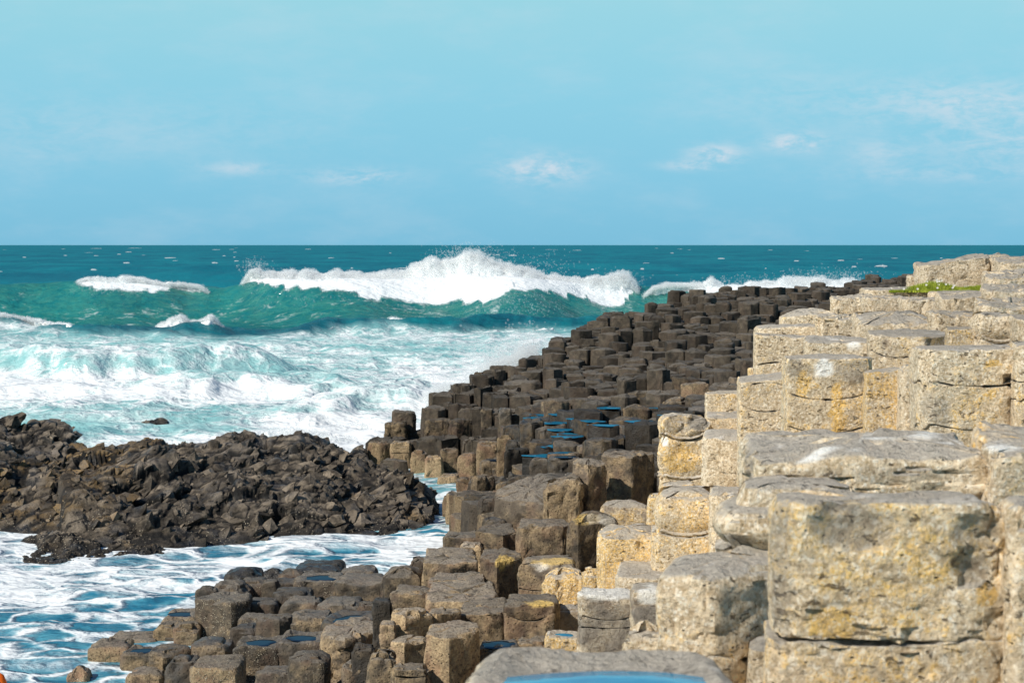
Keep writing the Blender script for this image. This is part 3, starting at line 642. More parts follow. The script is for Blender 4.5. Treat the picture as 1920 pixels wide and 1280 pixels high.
L(1462, 1566, 589, 17.8, 'domed cream stone on the skyline step of the wall', (0.57, .5, .05, .1), a=.03, b=.95, fr=.03, dome=.05)
L(1532, 1624, 597, 16.5, 'speckled block with dark round hollow in its face', (0.50, .4, .3, .15), fr=.03, famp=.018)
L(1610, 1762, 606, 15.4, 'broad grey topped slab with humped upper surface', (0.44, 0.24, 0.45, 0.12), a=.04, b=.95, fr=.05, dome=.05, famp=0.013, tilt=(0, .1))
L(1748, 1846, 590, 14.9, 'rough brown block between the humped slab and the rounded drum', (0.42, 0.32, 0.55, 0.10), fr=.03, famp=0.015)
L(1838, 1960, 574, 14.6, 'grey ledge stone above the rounded drum at the right border', (0.44, 0.28, 0.45, 0.20), fr=.03, tilt=(0, .1), famp=.02)
L(1558, 1634, 556, 19.0, 'pitted block with dark vertical cleft on the skyline', (0.47, .45, .4, .1), fr=.02, famp=0.018)
L(1622, 1696, 558, 18.4, 'crumbly pale block below the grass', (0.45, 0.32, 0.40, 0.15), fr=.02, famp=0.013)
L(1690, 1770, 560, 17.8, 'layered grey block in shadow line below the grass', (0.42, 0.24, 0.50, 0.10), fr=.03, famp=0.015)
L(1764, 1852, 556, 17.3, 'layered brown block right below the grass', (0.42, 0.28, 0.50, 0.10), fr=.03, famp=0.015)
L(1846, 1960, 545, 16.6, 'wide weathered brown block at the right border below the crag', (0.43, 0.28, 0.45, 0.15), fr=.03, famp=0.014, tilt=(0, .1))
L(1621, 1746, 543, 19.6, 'flat slab carrying the left half of the grass tuft', (0.46, 0.28, 0.25, 0.15), fr=.02, dep=.8, tilt=(0, .03))
L(1740, 1862, 546, 19.4, 'flat slab carrying the right half of the grass tuft', (0.44, 0.28, 0.35, 0.15), fr=.03, dep=.8, tilt=(0, .03))
L(1850, 1990, 520, 18.6, 'slanting grey slab beside the grass tuft at the right border', (0.44, 0.24, 0.40, 0.10), fr=.03, dep=.8, tilt=(.06, .12), famp=.02)
L(1702, 1740, 516, 21.4, 'small crumbled stone at the foot of the skyline crag', (0.44, 0.32, 0.40, 0.15), fr=.03, famp=0.015)
L(1719, 1852, 488, 21.2, 'weathered crag of stone on the skyline above the grass', (0.44, 0.32, 0.40, 0.10), fr=.02, famp=0.018, fsc=.12, dep=.8, tilt=(.14, .02), down=1.2)
L(1808, 1892, 480, 21.9, 'highest pointed stone of the skyline crag', (0.43, 0.32, 0.45, 0.10), fr=.03, famp=0.020, fsc=.15, dep=.8, tilt=(.10, .0))
L(1872, 2010, 490, 20.6, 'low grey stone right of the highest pointed stone', (0.43, 0.28, 0.40, 0.10), fr=.03, famp=0.015, tilt=(.05, .08))
# the near stone with the pool
POOLSTONE = L(842, 1424, 1345, 3.28, 'smooth grey near stone with blue rain pool in its hollow top', (0.55, .2, .05, .1), dep=1.05, a=.2, b=.85, fr=.05, dome=-.048, rc=.1, famp=.003, amp=.008, chip=.015, res=.006, down=.9, bsc=.3)
# ------------------------------------------------------------------ the far causeway: a field of columns packed edge to edge
CTRL = [(1700,525,67),(1620,535,63),(1560,545,59),(1500,550,57),(1400,552,54),(1300,555,51),(1200,582,48),(1100,600,45),(1070,625,42.5),(1030,650,40),
 (985,690,38),(930,720,37),(860,745,36),(800,755,35),(740,770,34.4),(700,830,34),(760,830,33),(850,850,31.8),(880,795,32),(940,832,28.8),(1000,850,25.8),
 (1050,790,29),(1200,790,27.5),(1200,740,30),(1100,720,33),(1050,690,36),(1150,680,36),(1250,650,36.5),(1350,620,39),(1400,590,43.5),(1300,590,44.5),
 (1200,620,41),(1400,680,33),(1330,720,30),(1240,850,23),(1150,850,24),(1100,830,25.5),(1240,900,20.8),(1050,865,24.5),(1500,580,46),(1560,562,51),(1620,550,56),
 (1500,640,36),(1330,800,26),(1290,860,22),(1700,540,60),(1140,800,27.2),(1010,800,28),(960,770,31.5),(1000,730,34),(1000,900,22),(940,900,23.5),(1080,880,21.5)]
CP = np.array([at(*c) for c in CTRL])
def tps_fit(xy, z, lam=.05):
    n = len(xy); d = np.linalg.norm(xy[:, None] - xy[None], axis=2)
    K = np.where(d > 0, d * d * np.log(np.maximum(d, 1e-9)), 0) + lam * np.eye(n) * 10
    P = np.column_stack([np.ones(n), xy]); A = np.zeros((n + 3, n + 3))
    A[:n, :n] = K; A[:n, n:] = P; A[n:, :n] = P.T
    return np.linalg.solve(A, np.concatenate([z, np.zeros(3)]))
SC = np.array([.5, .25])
TW = tps_fit(CP[:, :2] * SC, CP[:, 2])
def field_z(xy):
    q = np.asarray(xy) * SC; d = np.linalg.norm(q[:, None] - (CP[:, :2] * SC)[None], axis=2)
    K = np.where(d > 0, d * d * np.log(np.maximum(d, 1e-9)), 0)
    n = len(CP)
    return K @ TW[:n] + TW[n] + q @ TW[n + 1:]
LEFT = [(19.6,-.35),(22,-.5),(24,-.66),(26.5,-.8),(28,-.76),(30,-.77),(31,-.85),(31.5,-1.2),(32.2,-1.9),(33.4,-2.5),(34.4,-2.45),(34.9,-1.95),(35.5,-1.4),(36.5,-.86),(37.5,-.2),(38.5,.3),(40,.8),
 (42.5,1.35),(45,1.8),(48,3.1),(51,4.7),(54,6.4),(57,8.2),(63,11.2),(67,13.2),(70,14.5)]
def inside_field(x, y):
    if not 19.7 < y < 68.5: return False
    r = (1500 - 960) / F * y if y < 46 else (1780 - 960) / F * y
    if y < 23: r = (1330 - 960) / F * y
    return interp(y, LEFT) < x < r
def clip_half(poly, mid, nrm):
    out = []; n = len(poly)
    dd = (poly - mid) @ nrm
    for i in range(n):
        a, b, da, db = poly[i], poly[(i + 1) % n], dd[i], dd[(i + 1) % n]
        if da <= 0: out.append(a)
        if da * db < 0: out.append(a + (b - a) * da / (da - db))
    return np.array(out)
def cells(x0, x1, y0, y1, s, jit, keep, rng):
    from mathutils import kdtree
    rows, pts = 0, []
    y = y0
    while y < y1:
        x = x0 + (rows % 2) * s / 2
        while x < x1:
            pts.append((x + rng.uniform(-jit, jit) * s, y + rng.uniform(-jit, jit) * s)); x += s
        y += s * .866; rows += 1
    kd = kdtree.KDTree(len(pts))
    for i, p in enumerate(pts): kd.insert((p[0], p[1], 0), i)
    kd.balance(); P = np.array(pts); res = []
    for i, p in enumerate(pts):
        if not keep(*p): continue
        poly = P[i] + np.array([(-1, -1), (1, -1), (1, 1), (-1, 1)]) * s * 1.1
        for co, j, d in kd.find_range((p[0], p[1], 0), s * 2.1):
            if j == i: continue
            poly = clip_half(poly, (P[i] + P[j]) / 2, P[j] - P[i])
            if len(poly) < 3: break
        if len(poly) >= 3:
            # merge very short edges
            q = [poly[0]]
            for v in poly[1:]:
                if np.hypot(*(v - q[-1])) > .06: q.append(v)
            if np.hypot(*(q[0] - q[-1])) < .06: q.pop()
            if len(q) >= 4: res.append((P[i], np.array(q)))
    return res
def in_poly(p, poly):
    c = False; n = len(poly)
    for i in range(n):
        a, b = poly[i], poly[i - 1]
        if (a[1] > p[1]) != (b[1] > p[1]) and p[0] < (b[0] - a[0]) * (p[1] - a[1]) / (b[1] - a[1]) + a[0]: c = not c
    return c
hx = np.array([h['poly'].mean(0) for h in HAND])
def under_hand(p, grow=1.12):
    for k in np.where(np.hypot(*(hx - p).T) < .75)[0]:
        h = HAND[k]; c = h['poly'].mean(0)
        if in_poly(p, (h['poly'] - c) * grow + c): return True
    return False
rf = random.Random(5)
raw = cells(-3.2, 17, 19.2, 69.5, .415, .32, lambda x, y: inside_field(x, y), rf)
FIELD = []
ctr = np.array([c for c, _ in raw]); zz = field_z(ctr)
nz = fbm(np.column_stack([ctr / 1.6, np.zeros(len(ctr))]), 3, 41) - .5
hz = np.array([h['z'] for h in HAND])
for i, (c, poly) in enumerate(raw):
    if under_hand(c): continue
    f = sstep(20, 40, c[1])
    z = zz[i] + nz[i] * (.36 + .2 * f) + rf.choice([-.2, -.12, -.05, 0, 0, .06, .13]) * (.8 + .4 * f)
    # never in front of a hand placed stone that the photo shows
    px, py = proj([c[0], c[1] - .2, z])
    for h in HAND:
        if h['D'] > c[1] - .2 and h['xl'] - 22 < px < h['xr'] + 22:
            lim = z_at(h['yt'] + 34, c[1])
            z = min(z, lim)
    if z < .32 and z < zz[i] - .25: continue
    z = max(z, .12)
    px, py = proj([c[0], c[1] - .2, z])
    hid = any(h['D'] < c[1] and h['xl'] + 4 < px < h['xr'] - 4 and py > h['yt'] + 4 for h in HAND) or px > 1760
    FIELD.append(dict(c=c, poly=poly, z=z, px=float(px), py=float(py), hid=hid))
POOLPX = [(1042,770),(1078,774),(1112,777),(1150,763),(1182,765),(1005,783),(1066,792),(1106,791),(1160,785),(1026,834),(1056,842),(1232,757),(1292,808),(1104,812),(1078,820),(1130,768),(1090,760),(1020,772),(1120,788),(1200,776),(1080,800),(1045,805),(1140,812),(1215,790),(1010,845)]
for i, p in enumerate(POOLPX):
    b = min((r for r in FIELD if not r['hid'] and 'pool' not in r), key=lambda r: (r['px'] - p[0]) ** 2 + 2.5 * (r['py'] - 6 - p[1]) ** 2)
    b['pool'] = i
vis = sorted([r for r in FIELD if not r['hid']], key=lambda r: r['c'][1])
NIND = 165
for k, r in enumerate(vis): r['ind'] = k < NIND or 'pool' in r
def field_label(r):
    px, py, D = r['px'], r['py'], r['c'][1]
    if 'pool' in r: return 'wet dark column holding a blue rain pool in the middle of the causeway', 'wet pool topped columns'
    if px < 1000 and D > 30: return 'weed brown crumbled column on the seaward rim above the front row', 'weedy rim columns'
    if px < 1000: return 'brown stained column stump between the front row and the jet black column', 'brown stumps by the jet black column'
    if D < 23: return 'dark grey column between the big square block and the two drum stack', 'grey columns behind the square block'
    if py > 800 and px < 1150: return 'dark wet column just below the blue pools and behind the rounded grey boulder', 'dark columns below the pools'
    if py > 740 and px < 1150: return 'dark column ringed by blue pools near the weedy rim', 'dark columns among the pools'
    if py > 740: return 'dark column between the blue pools and the pale lichen wall', 'dark columns beside the lichen wall'
    return 'dark grey column in the slope rising behind the blue pools', 'dark columns above the pools'
def field_geo(r, lowres):
    rg = random.Random(int(r['c'][0] * 1000) + int(r['c'][1] * 77))
    c = r['c']; poly = (r['poly'] - c)
    l = np.hypot(*poly.T).max(); poly = poly * (1 - rg.uniform(.008, .022) / max(l, .1))
    per = perimeter(poly, rg.uniform(.015, .04), 1 if lowres else 3)
    n = len(per[1]); pool = 'pool' in r
    rim = float(np.clip((1030 - r['px']) / 120, 0, 1)) if 'ind' in r and 690 < r['py'] < 900 else 0
    down = min(1.5, r['z'] + .35)
    til = (rg.uniform(-.07, .07), rg.uniform(-.09, .09)) if not pool else (0, 0)
    return drum_geo(per, np.full(n, -down), np.zeros(n), (c[0], c[1], r['z']), fr=rg.uniform(.012, .04), dome=-.02 if pool else rg.choice([-.03, -.02, .0, .02, .04]),
                    tilt=til, nr=5 if lowres else 9, caps=(.7, .3) if lowres else (.8, .5, .2), amp=.012, famp=(.012 if lowres else .016) + .022 * rim, fsc=.15, chip=.045 + .05 * rim,
                    seed=rg.randrange(100), arcs=(45, 90) if lowres else (30, 60, 90))
def fcolor(r):
    rg = random.Random(int(r['c'][0] * 917) + int(r['c'][1] * 313))
    tanz = float(np.clip((1020 - r['px']) / 120, 0, 1)) if r['py'] > 700 else 0
    mid = float(np.clip(1 - abs(r['py'] - 800) / 75, 0, 1)) * (r['px'] > 950)
    wet = .9 if 'pool' in r else .1 + .75 * mid
    b = (.22 + .56 * rg.random() ** 1.2) * (1 - .35 * mid) * (1 - .25 * tanz)
    return (b if 'pool' not in r else .16, min(.75, .08 + rg.random() ** 1.6 * .5 + tanz * .5), wet * rg.uniform(.4, 1), tanz * .3)
rest = []
for r in FIELD:
    if r.get('ind'):
        V, Q, T = field_geo(r, r['c'][1] > 36)
        o = link('basalt_column', mesh('basalt_column', V, Q, T, BASALT, True, 38), None, (r['c'][0], r['c'][1], r['z']))
        o.color = fcolor(r); lab, grp = field_label(r)
        tag(o, lab, 'rock column', grp); r['obj'] = o
    else: rest.append(r)
# fillers: columns of the same pavement between and behind the hand placed ones, hidden from here but there from the side
fill = []
def fkeep(x, y):
    px = 960 + x / y * F
    return 3.0 < y < 21 and -250 < px < 2500 and not inside_field(x, y) and (px > 700 - (y - 13) * 60 if y > 11 else px > 760)
for c, poly in cells(-4, 7.5, 3, 21, .42, .22, fkeep, rf):
    if under_hand(c, 1.25): continue
    d = np.hypot(*(hx - c).T); k = int(np.argmin(d))
    if d[k] > 1.6 and c[1] > 11: continue
    px, _ = proj([c[0], c[1], 2.0])
    w = .32 / c[1] * F; ys = 0
    for q in np.linspace(px - w, px + w, 9):
        ys = max(ys, min([h['yt'] for h in HAND if h['D'] < c[1] - .1 and h['xl'] < q < h['xr']] + [1300]))
    z = min(z_at(ys + 10, c[1] + .4), HAND[k]['z'] - .15)
    if z < -.2: continue
    z0 = max(z, .05) if z > 0 else z
    fill.append((dict(c=c, poly=poly, z=z0, px=0, py=0), HAND[k]['mat'], HAND[k]['color']))
def join(parts, name, mat, vary):
    Vs, Qs, Ts, A, o = [], [], [], [], 0
    for (V, Q, T), off, v in zip(*parts, vary):
        Vs.append(V + np.array(off)); Qs.append(Q + o); Ts.append(T + o); A.append(np.full(len(V), v)); o += len(V)
    return mesh(name, np.concatenate(Vs), np.concatenate(Qs), np.concatenate(Ts), mat, True, 38, {'vary': np.concatenate(A)})
rv = random.Random(3)
me = join(([field_geo(r, True) for r in rest], [(r['c'][0], r['c'][1], r['z']) for r in rest]), 'far_columns', BASALT, [rv.uniform(-.35, .35) for _ in rest])
o = link('basalt_columns', me); o.color = (.4, .16, .1, 0)
tag(o, 'mass of small dark hexagonal columns on the distant ridge under the surf', 'rock columns', kind='stuff')
for mt, nm, col, lab in ((BASALT, 'basalt_columns', (.42, .3, .15, .2), 'dark column stubs packed between the brown middle columns'), (LICHEN, 'basalt_columns', (.46, .4, .2, .1), 'pale column stubs packed behind the lichen wall')):
    fs = [f for f in fill if f[1] is mt]
    if fs:
        me = join(([field_geo(f[0], True) for f in fs], [(f[0]['c'][0], f[0]['c'][1], f[0]['z']) for f in fs]), 'column_stubs', mt, [rv.uniform(-.2, .2) for _ in fs])
        o = link(nm, me); o.color = col; tag(o, lab, 'rock columns', kind='stuff')

# ------------------------------------------------------------------ rock bed under the columns
allc = np.array([r['c'] for r in FIELD] + [h['poly'].mean(0) for h in HAND]); allz = np.array([r['z'] for r in FIELD] + [h['z'] for h in HAND])
gx, gy = np.arange(-6, 17.5, .35), np.concatenate([np.arange(2.4, 22, .3), np.arange(22, 70, .6)])
GX, GY = np.meshgrid(gx, gy); gp = np.column_stack([GX.ravel(), GY.ravel()])
bz = np.empty(len(gp))
for i in range(0, len(gp), 400):
    d = np.linalg.norm(gp[i:i + 400, None] - allc[None], axis=2); k = np.argsort(d, 1)[:, :4]
    zz4 = np.take(allz, k).min(1) - .55
    dm = np.take_along_axis(d, k[:, :1], 1)[:, 0]
    bz[i:i + 400] = np.where(dm < .45, zz4, np.maximum(-.9, zz4 - (dm - .45) * 3))
bz = np.where(gp[:, 1] < 3.3, np.minimum(bz, 1.2), bz)
V = np.column_stack([gp, bz]); V[:, 2] += (fbm(V * 2, 3, 8) - .5) * .2
o = link('ground', mesh('ground', V, grid_quads(len(gy), len(gx)), None, BASALT)); o.color = (.25, .2, .2, 0)
tag(o, kind='structure')

# ------------------------------------------------------------------ rain pools
def pool(poly, z, label, group, sc=.85, bright=.03, circ=.8, shift=0.0):
    c = poly.mean(0); ang = np.linspace(0, 2 * math.pi, 40, endpoint=False)
    R = []
    for a in ang:
        dv = np.array([math.cos(a), math.sin(a)]); best = 9
        for i in range(len(poly)):
            p, q = poly[i] - c, poly[(i + 1) % len(poly)] - c; e = q - p
            den = dv[0] * e[1] - dv[1] * e[0]
            if abs(den) > 1e-9:
                t = (p[0] * e[1] - p[1] * e[0]) / den
                if t > 0: best = min(best, t)
        R.append(best)
    R = np.array(R); R = (R * (1 - circ) + R.min() * circ) * sc * (1 + (.2 + circ) * .13 * np.sin(ang * 2 + c[0] * 9) + .07 * np.sin(ang * 3 + c[1] * 7) + .05 * np.sin(ang * 5))
    rings = [np.column_stack([np.cos(ang) * R * s, np.sin(ang) * R * s, np.full(40, -.004 * (s > .97))]) for s in (1, .95, .6, .25)]
    V = np.concatenate(rings + [np.zeros((1, 3))]); i = np.arange(40)
    T = np.column_stack([120 + i, 120 + (i + 1) % 40, np.full(40, 160)])
    o = link('rain_pool', mesh('rain_pool', V, grid_quads(4, 40, True), T, POOL), None, (c[0] + shift, c[1], z))
    o.color = (bright, 0, 0, 1)
    return tag(o, label, 'pool', group)
hl = {h['obj']['label']: h for h in HAND}
def pool_on(key, level, label, sc, bright=.03, circ=.8, shift=0.0):
    h = next(h for k, h in hl.items() if key in k)
    return pool(h['poly'], h['z'] + level, label, None, sc, bright, circ, shift)
pool_on('smooth grey near stone', -.012, 'bright blue rain pool filling the hollow of the near grey stone', .80, 1.0, .8, .0)
pool_on('round ochre rimmed', -.012, 'small rain pool inside the round ochre rimmed stone', .66, .3)
pool_on('low dark stone with a wet hollow', -.010, 'dark puddle on the low stone left of the ochre rimmed one', .8)
pool_on('wide low stone with dark wet pool', -.012, 'dark blue puddle on the wide low stone', .6)
pool_on('stone with two dark puddles', -.012, 'dark puddle on the stepped stone at lower left', .6)
pool_on('barnacle encrusted column with dark', -.012, 'dark oval puddle on the barnacle encrusted column', .6)
pool_on('low brown stone with blue puddle', -.012, 'blue puddle behind the two shaggy weed stones', .7)
pool_on('weedy stone with blue puddles', -.012, 'blue puddle on the weedy outlying stone', .65)
pool_on('low stone with two blue puddles', -.004, 'blue puddle beside the jet black column', .85)
pool_on('grey column with wet blue grey', .004, 'blue grey puddle in front of the pools field', .8)
pool_on('wide grey column with barnacles on its', -.012, 'thin blue puddle on the wide grey barnacled column', .7)
for r in FIELD:
    if 'pool' in r: pool(r['poly'], r['z'] - .004, 'blue rain pool on one of the dark wet columns mid causeway', 'rain pools in the middle of the causeway', .92, .25, .1)

# ------------------------------------------------------------------ craggy rocks at the left
import bmesh
def hull(seed):
    rg_ = np.random.default_rng(seed); P = rg_.normal(0, 1, (15, 3)); P /= np.linalg.norm(P, axis=1)[:, None]; P = np.sign(P) * np.abs(P) ** .75 * .62 * rg_.uniform(.8, 1.15, (15, 1))
    b = bmesh.new()
    for q in P: b.verts.new(q)
    bmesh.ops.convex_hull(b, input=b.verts); bmesh.ops.triangulate(b, faces=b.faces)
    # one subdivision with jitter so the edges are chipped
    bmesh.ops.subdivide_edges(b, edges=b.edges[:], cuts=1, use_grid_fill=True); bmesh.ops.triangulate(b, faces=b.faces)
    b.verts.ensure_lookup_table(); b.verts.index_update()
    Vh = np.array([v.co for v in b.verts]); Vh += rg_.normal(0, .022, Vh.shape); Th = np.array([[v.index for v in f.verts] for f in b.faces]); b.free()
    return Vh, Th
HULLS = [hull(900 + i) for i in range(40)]
def crag(name, label, top, front, u0, u1, du, depth, back, seed, dr=3.2, weed=0, barn=0, fac=.13, fsc=.55, nrow=90, chunks=0, csz=(.1, .42)):
    us = np.arange(u0, u1 + du, du); rows = []
    t = np.concatenate([np.linspace(-.06, 1, nrow), np.linspace(1, 1.9, nrow // 3)[1:]])
    Yf = np.array([H * F / max(60, interp(u, front) - 459) for u in us])
    dep = np.array([interp(u, depth) for u in us])
    ztop = np.array([z_at(interp(u, top), y + d) for u, y, d in zip(us, Yf, dep)])
    V = []
    for tt in t:
        Y = Yf + dep * tt
        if tt <= 1:
            s = max(tt, 0); z = ztop * np.sin(s * math.pi / 2) ** .72 if s > 0 else np.zeros(len(us)) + tt * 6
        else:
            z = ztop - (ztop + .5) * ((tt - 1) / .9) ** 1.6
        V.append(np.column_stack([(us - 960) / F * Y, Y, z]))
    V = np.concatenate(V); nr, nc = len(t), len(us)
    G = V.reshape(nr, nc, 3)
    n = np.cross(np.gradient(G, axis=1), np.gradient(G, axis=0)); n /= np.maximum(np.linalg.norm(n, axis=2)[..., None], 1e-9)
    n = n.reshape(-1, 3); n *= np.sign(n[:, 2:3] + 1e-6)
    # slanting beds: stretch the fracture cells along a dip direction
    D1 = np.array([[.87, .0, .5], [.0, 1, .0], [-.5, 0, .87]])
    W = (V + seed * 7.7) @ D1.T * np.array([.5, .8, 1.3])
    f1, g1 = facet(W / fsc, 11 + seed); f2, g2 = facet(W / (fsc * .40), 31 + seed); f3, g3 = facet(W / (fsc * .17), 51 + seed)
    big = fbm(V / 1.2, 3, seed) - .5
    d = big * .6 + f1 * fac + f2 * fac * .42 + f3 * fac * .15 - (1 - sstep(0, .14, g1)) * fac * .45 - (1 - sstep(0, .12, g2)) * fac * .16
    d = d + (fbm(V / .07, 3, seed + 4) - .5) * .05
    dg = d.reshape(nr, nc)
    for _ in range(2):
        pd = np.pad(dg, 1, mode='edge'); dg = (pd[1:-1, 1:-1] * 2 + pd[:-2, 1:-1] + pd[2:, 1:-1] + pd[1:-1, :-2] + pd[1:-1, 2:]) / 6
    d = dg.ravel()
    edge = np.clip((np.tile(us, nr) - u0) / 30, 0, 1) * np.clip((u1 - np.tile(us, nr)) / 26, 0, 1)
    tm = np.repeat(np.clip(t, 0, 1), nc)
    V = V + n * (d * (.35 + .65 * sstep(0, .25, tm)) * (.3 + .7 * edge))[:, None]
    V[:, 2] -= (1 - edge) ** 2 * .9
    damp = 1 - sstep(.03, .22, V[:, 2] + (fbm(V * 3, 3, 5) - .5) * .15)
    wv = weed(V) if callable(weed) else np.full(len(V), weed)
    bv = np.full(len(V), barn) + .22 * (1 - sstep(.1, .7, V[:, 2]))
    Q = grid_quads(nr, nc)
    c = V.mean(0); c[2] = 0
    at_ = dict(weed=wv, barn=bv, gap=np.minimum(g1 * 1.2, g2 * 1.1 + .02), damp=damp, tone=np.clip(.42 + .5 * f1 + .4 * f2, 0, 1.2))
    Ts = np.zeros((0, 3), int)
    if chunks:                                        # angular broken blocks, bedded on a slant, that make up the face of the rock
        rg_ = np.random.default_rng(seed + 400)
        jr = rg_.integers(int(nr * .02), int(nr * .86), chunks); jc = rg_.integers(0, nc, chunks); idx = jr * nc + jc
        s = csz[0] * (csz[1] / csz[0]) ** (rg_.random(chunks) ** 1.7)
        s *= .35 + .65 * np.clip(np.minimum(us[jc] - u0, u1 - us[jc]) / 45, 0, 1)
        pos = V[idx] - n[idx] * (s * (.26 + .2 * rg_.random(chunks)))[:, None]
        VV, TT, A = [V], [], {k: [v] for k, v in at_.items()}; o_ = len(V)
        for i in range(chunks):
            hv, ht = HULLS[rg_.integers(0, len(HULLS))]
            dip = math.radians(rg_.normal(25, 11)); yaw = rg_.normal(.1, .35); rol = rg_.normal(.55, .3)
            x = np.array([math.cos(dip) * math.cos(yaw), math.sin(yaw), math.sin(dip)]); x /= np.linalg.norm(x)
            zz_ = np.array([-math.sin(dip), -rol, math.cos(dip)]); zz_ -= x * (zz_ @ x); zz_ /= np.linalg.norm(zz_); yy = np.cross(zz_, x)
            w = (hv * np.array([s[i] * rg_.uniform(.9, 1.5), s[i] * rg_.uniform(.6, 1.0), s[i] * rg_.uniform(.28, .52)])) @ np.stack([x, yy, zz_]) + pos[i]
            k = len(w); VV.append(w); TT.append(ht + o_); o_ += k
            A['weed'].append(np.full(k, wv[idx[i]])); A['barn'].append(bv[idx[i]] + 0 * w[:, 0]); A['gap'].append(np.full(k, .5))
            A['damp'].append(1 - sstep(.03, .2, w[:, 2])); A['tone'].append(np.full(k, .05 + 1.05 * rg_.random() ** 1.3))
        V = np.concatenate(VV); Ts = np.concatenate(TT); at_ = {k: np.concatenate(v) for k, v in A.items()}
    o = link(name, mesh(name, V - c, Q, Ts, CRAG, True, 18, at_), None, tuple(c))
    tag(o, label, 'rock', 'dark wave beaten rocks at the left')
    return o
crag('rocky_outcrop', 'long craggy brown black outcrop across the left middle, foam on both sides',
     [(90,870),(130,838),(170,836),(240,833),(300,838),(330,850),(380,850),(430,834),(470,838),(500,843),(560,824),(605,829),(640,852),(690,882),(740,908),(780,942),(810,985),(835,1010)],
     [(90,1030),(200,1034),(320,1033),(460,1026),(600,1016),(740,1008),(815,1000),(835,1000)], 96, 832, 1.35, [(90,4.2),(500,4.4),(700,3.0),(815,1.4),(832,1.2)], None, 1, weed=lambda V: np.where(V[:, 0] < -5.1, .2, -.04) + .16 * sstep(-2.6, -1.4, V[:, 0]), nrow=150, chunks=3600, csz=(.045, .40))
crag('boulder', 'blackish high boulder at the left border behind the brown weedy cleft',
     [(-160,800),(-60,790),(0,794),(30,806),(48,804),(60,796),(95,797),(120,812),(138,838),(175,900)], [(-160,1005),(0,1010),(100,1012),(175,1012)], -160, 172, 1.5, [(-160,4.6),(100,4.6),(172,3.6)], None, 2,
     weed=lambda V: np.where(V[:, 2] < .75, .22, -.12), nrow=120, chunks=1600, csz=(.05, .42))
crag('rock_ledge', 'low barnacled rock tongue in front of the outcrop at the left',
     [(10,1045),(50,1018),(90,1004),(140,1003),(240,1003),(290,1010),(330,1028),(345,1040)], [(10,1060),(60,1061),(120,1059),(200,1055),(260,1048),(320,1040),(345,1040)], 12, 342, 1.2, [(10,.9),(60,1.5),(200,1.5),(342,.7)], None, 3,
     weed=.12, barn=.05, fac=.05, fsc=.2, nrow=60, chunks=900, csz=(.04, .16))
crag('rock', 'small black rock awash in the surf beyond the outcrop', [(235,812),(255,803),(275,801),(300,803),(335,811)], [(235,815),(280,812),(335,814)], 236, 334, 1.6, [(235,1.2),(334,1.2)], None, 4, fac=.04, fsc=.3, nrow=30, chunks=60, csz=(.04, .11))
crag('rock', 'wet dark rock between the outcrop and the outermost tan column', [(630,880),(650,850),(672,846),(690,862),(706,888)], [(630,905),(670,896),(706,902)], 630, 704, 1.3, [(630,1.2),(704,1.2)], None, 5, fac=.05, fsc=.25, nrow=50, chunks=160, csz=(.06, .24))

# dark rocks on the skyline at the end of the causeway
def boulder(px, py, D, w, h, label, seed, pointed=0):
    P = at(px, py, D); n, k = 26, 16
    th = np.linspace(0, 2 * math.pi, n, endpoint=False); V = []
    for i in range(k):
        a = i / (k - 1) * math.pi / 2
        r = math.cos(a) ** (.7 + pointed * .6)
        V.append(np.column_stack([np.cos(th) * w * r, np.sin(th) * w * .8 * r, np.full(n, h * math.sin(a) - .25 * h)]))
    V = np.concatenate(V); W = V + seed * 5.1
    f, g = facet(W / (w * .7), seed)
    V = V * (1 + .16 * f[:, None]); P[2] -= h * .75
    o = link('boulder', mesh('boulder', V, grid_quads(k, n, True), None, BASALT, True, 35), None, tuple(P)); o.color = (.22, .05, .3, 0)
    return tag(o, label, 'rock', None)
boulder(1619, 524, 64, .24, .34, 'pointed black rock on the skyline at the end of the causeway', 3, 1)
boulder(1676, 526, 66, .42, .22, 'flat black rock on the skyline left of the small crumbled stone', 5)
boulder(1698, 523, 67, .32, .24, 'black rock hump on the skyline touching the small crumbled stone', 8)

# ------------------------------------------------------------------ grass tuft with small white flowers
GR = mat_plain('tuft_green', (.17, .22, .015), (.36, .41, .05), 9); FL = mat_plain('petal_white', (.72, .68, .6), (.8, .78, .7), 30)
Vg, Tg = [], []; rg = random.Random(21)
def blade(x, y, z, h, w):
    a = rg.uniform(0, math.tau); lx, ly = rg.gauss(0, .35) * h, rg.gauss(0, .35) * h; b = len(Vg)
    Vg.extend([(x - math.cos(a) * w, y - math.sin(a) * w, z), (x + math.cos(a) * w, y + math.sin(a) * w, z), (x + lx, y + ly, z + h)]); Tg.append((b, b + 1, b + 2))
tuft_top = [(1668,548),(1690,541),(1720,531),(1748,523),(1775,529),(1800,537),(1830,533),(1842,532)]
flw = []
for _ in range(9000):
    px = rg.uniform(1668, 1842); D = rg.uniform(19.5, 20.25) + (px - 1755) * .0008
    z0 = z_at(546, 19.6) if px < 1742 else z_at(547, 19.4)
    zt = z_at(interp(px, tuft_top), 20)
    e = 1 - abs((D - 19.9) / .42) ** 2
    h = max(.015, (zt - z0) * max(e, .12) * rg.uniform(.55, 1.0))
    p = at(px, 540, D)
    hh = min(h, .06); blade(p[0], D, z0 + max(0, h - hh) * .98 - .01, hh + .012, .006)
    if rg.random() < .0028 and px < 1815: flw.append((p[0], D - .02, z0 + h + .008))
og = link('grass_tuft', mesh('grass_tuft', Vg, None, Tg, GR, False)); tag(og, 'bright green grass tuft with tiny white flowers on the flat slab', 'grass', kind='stuff')
Vf, Tf = [], []
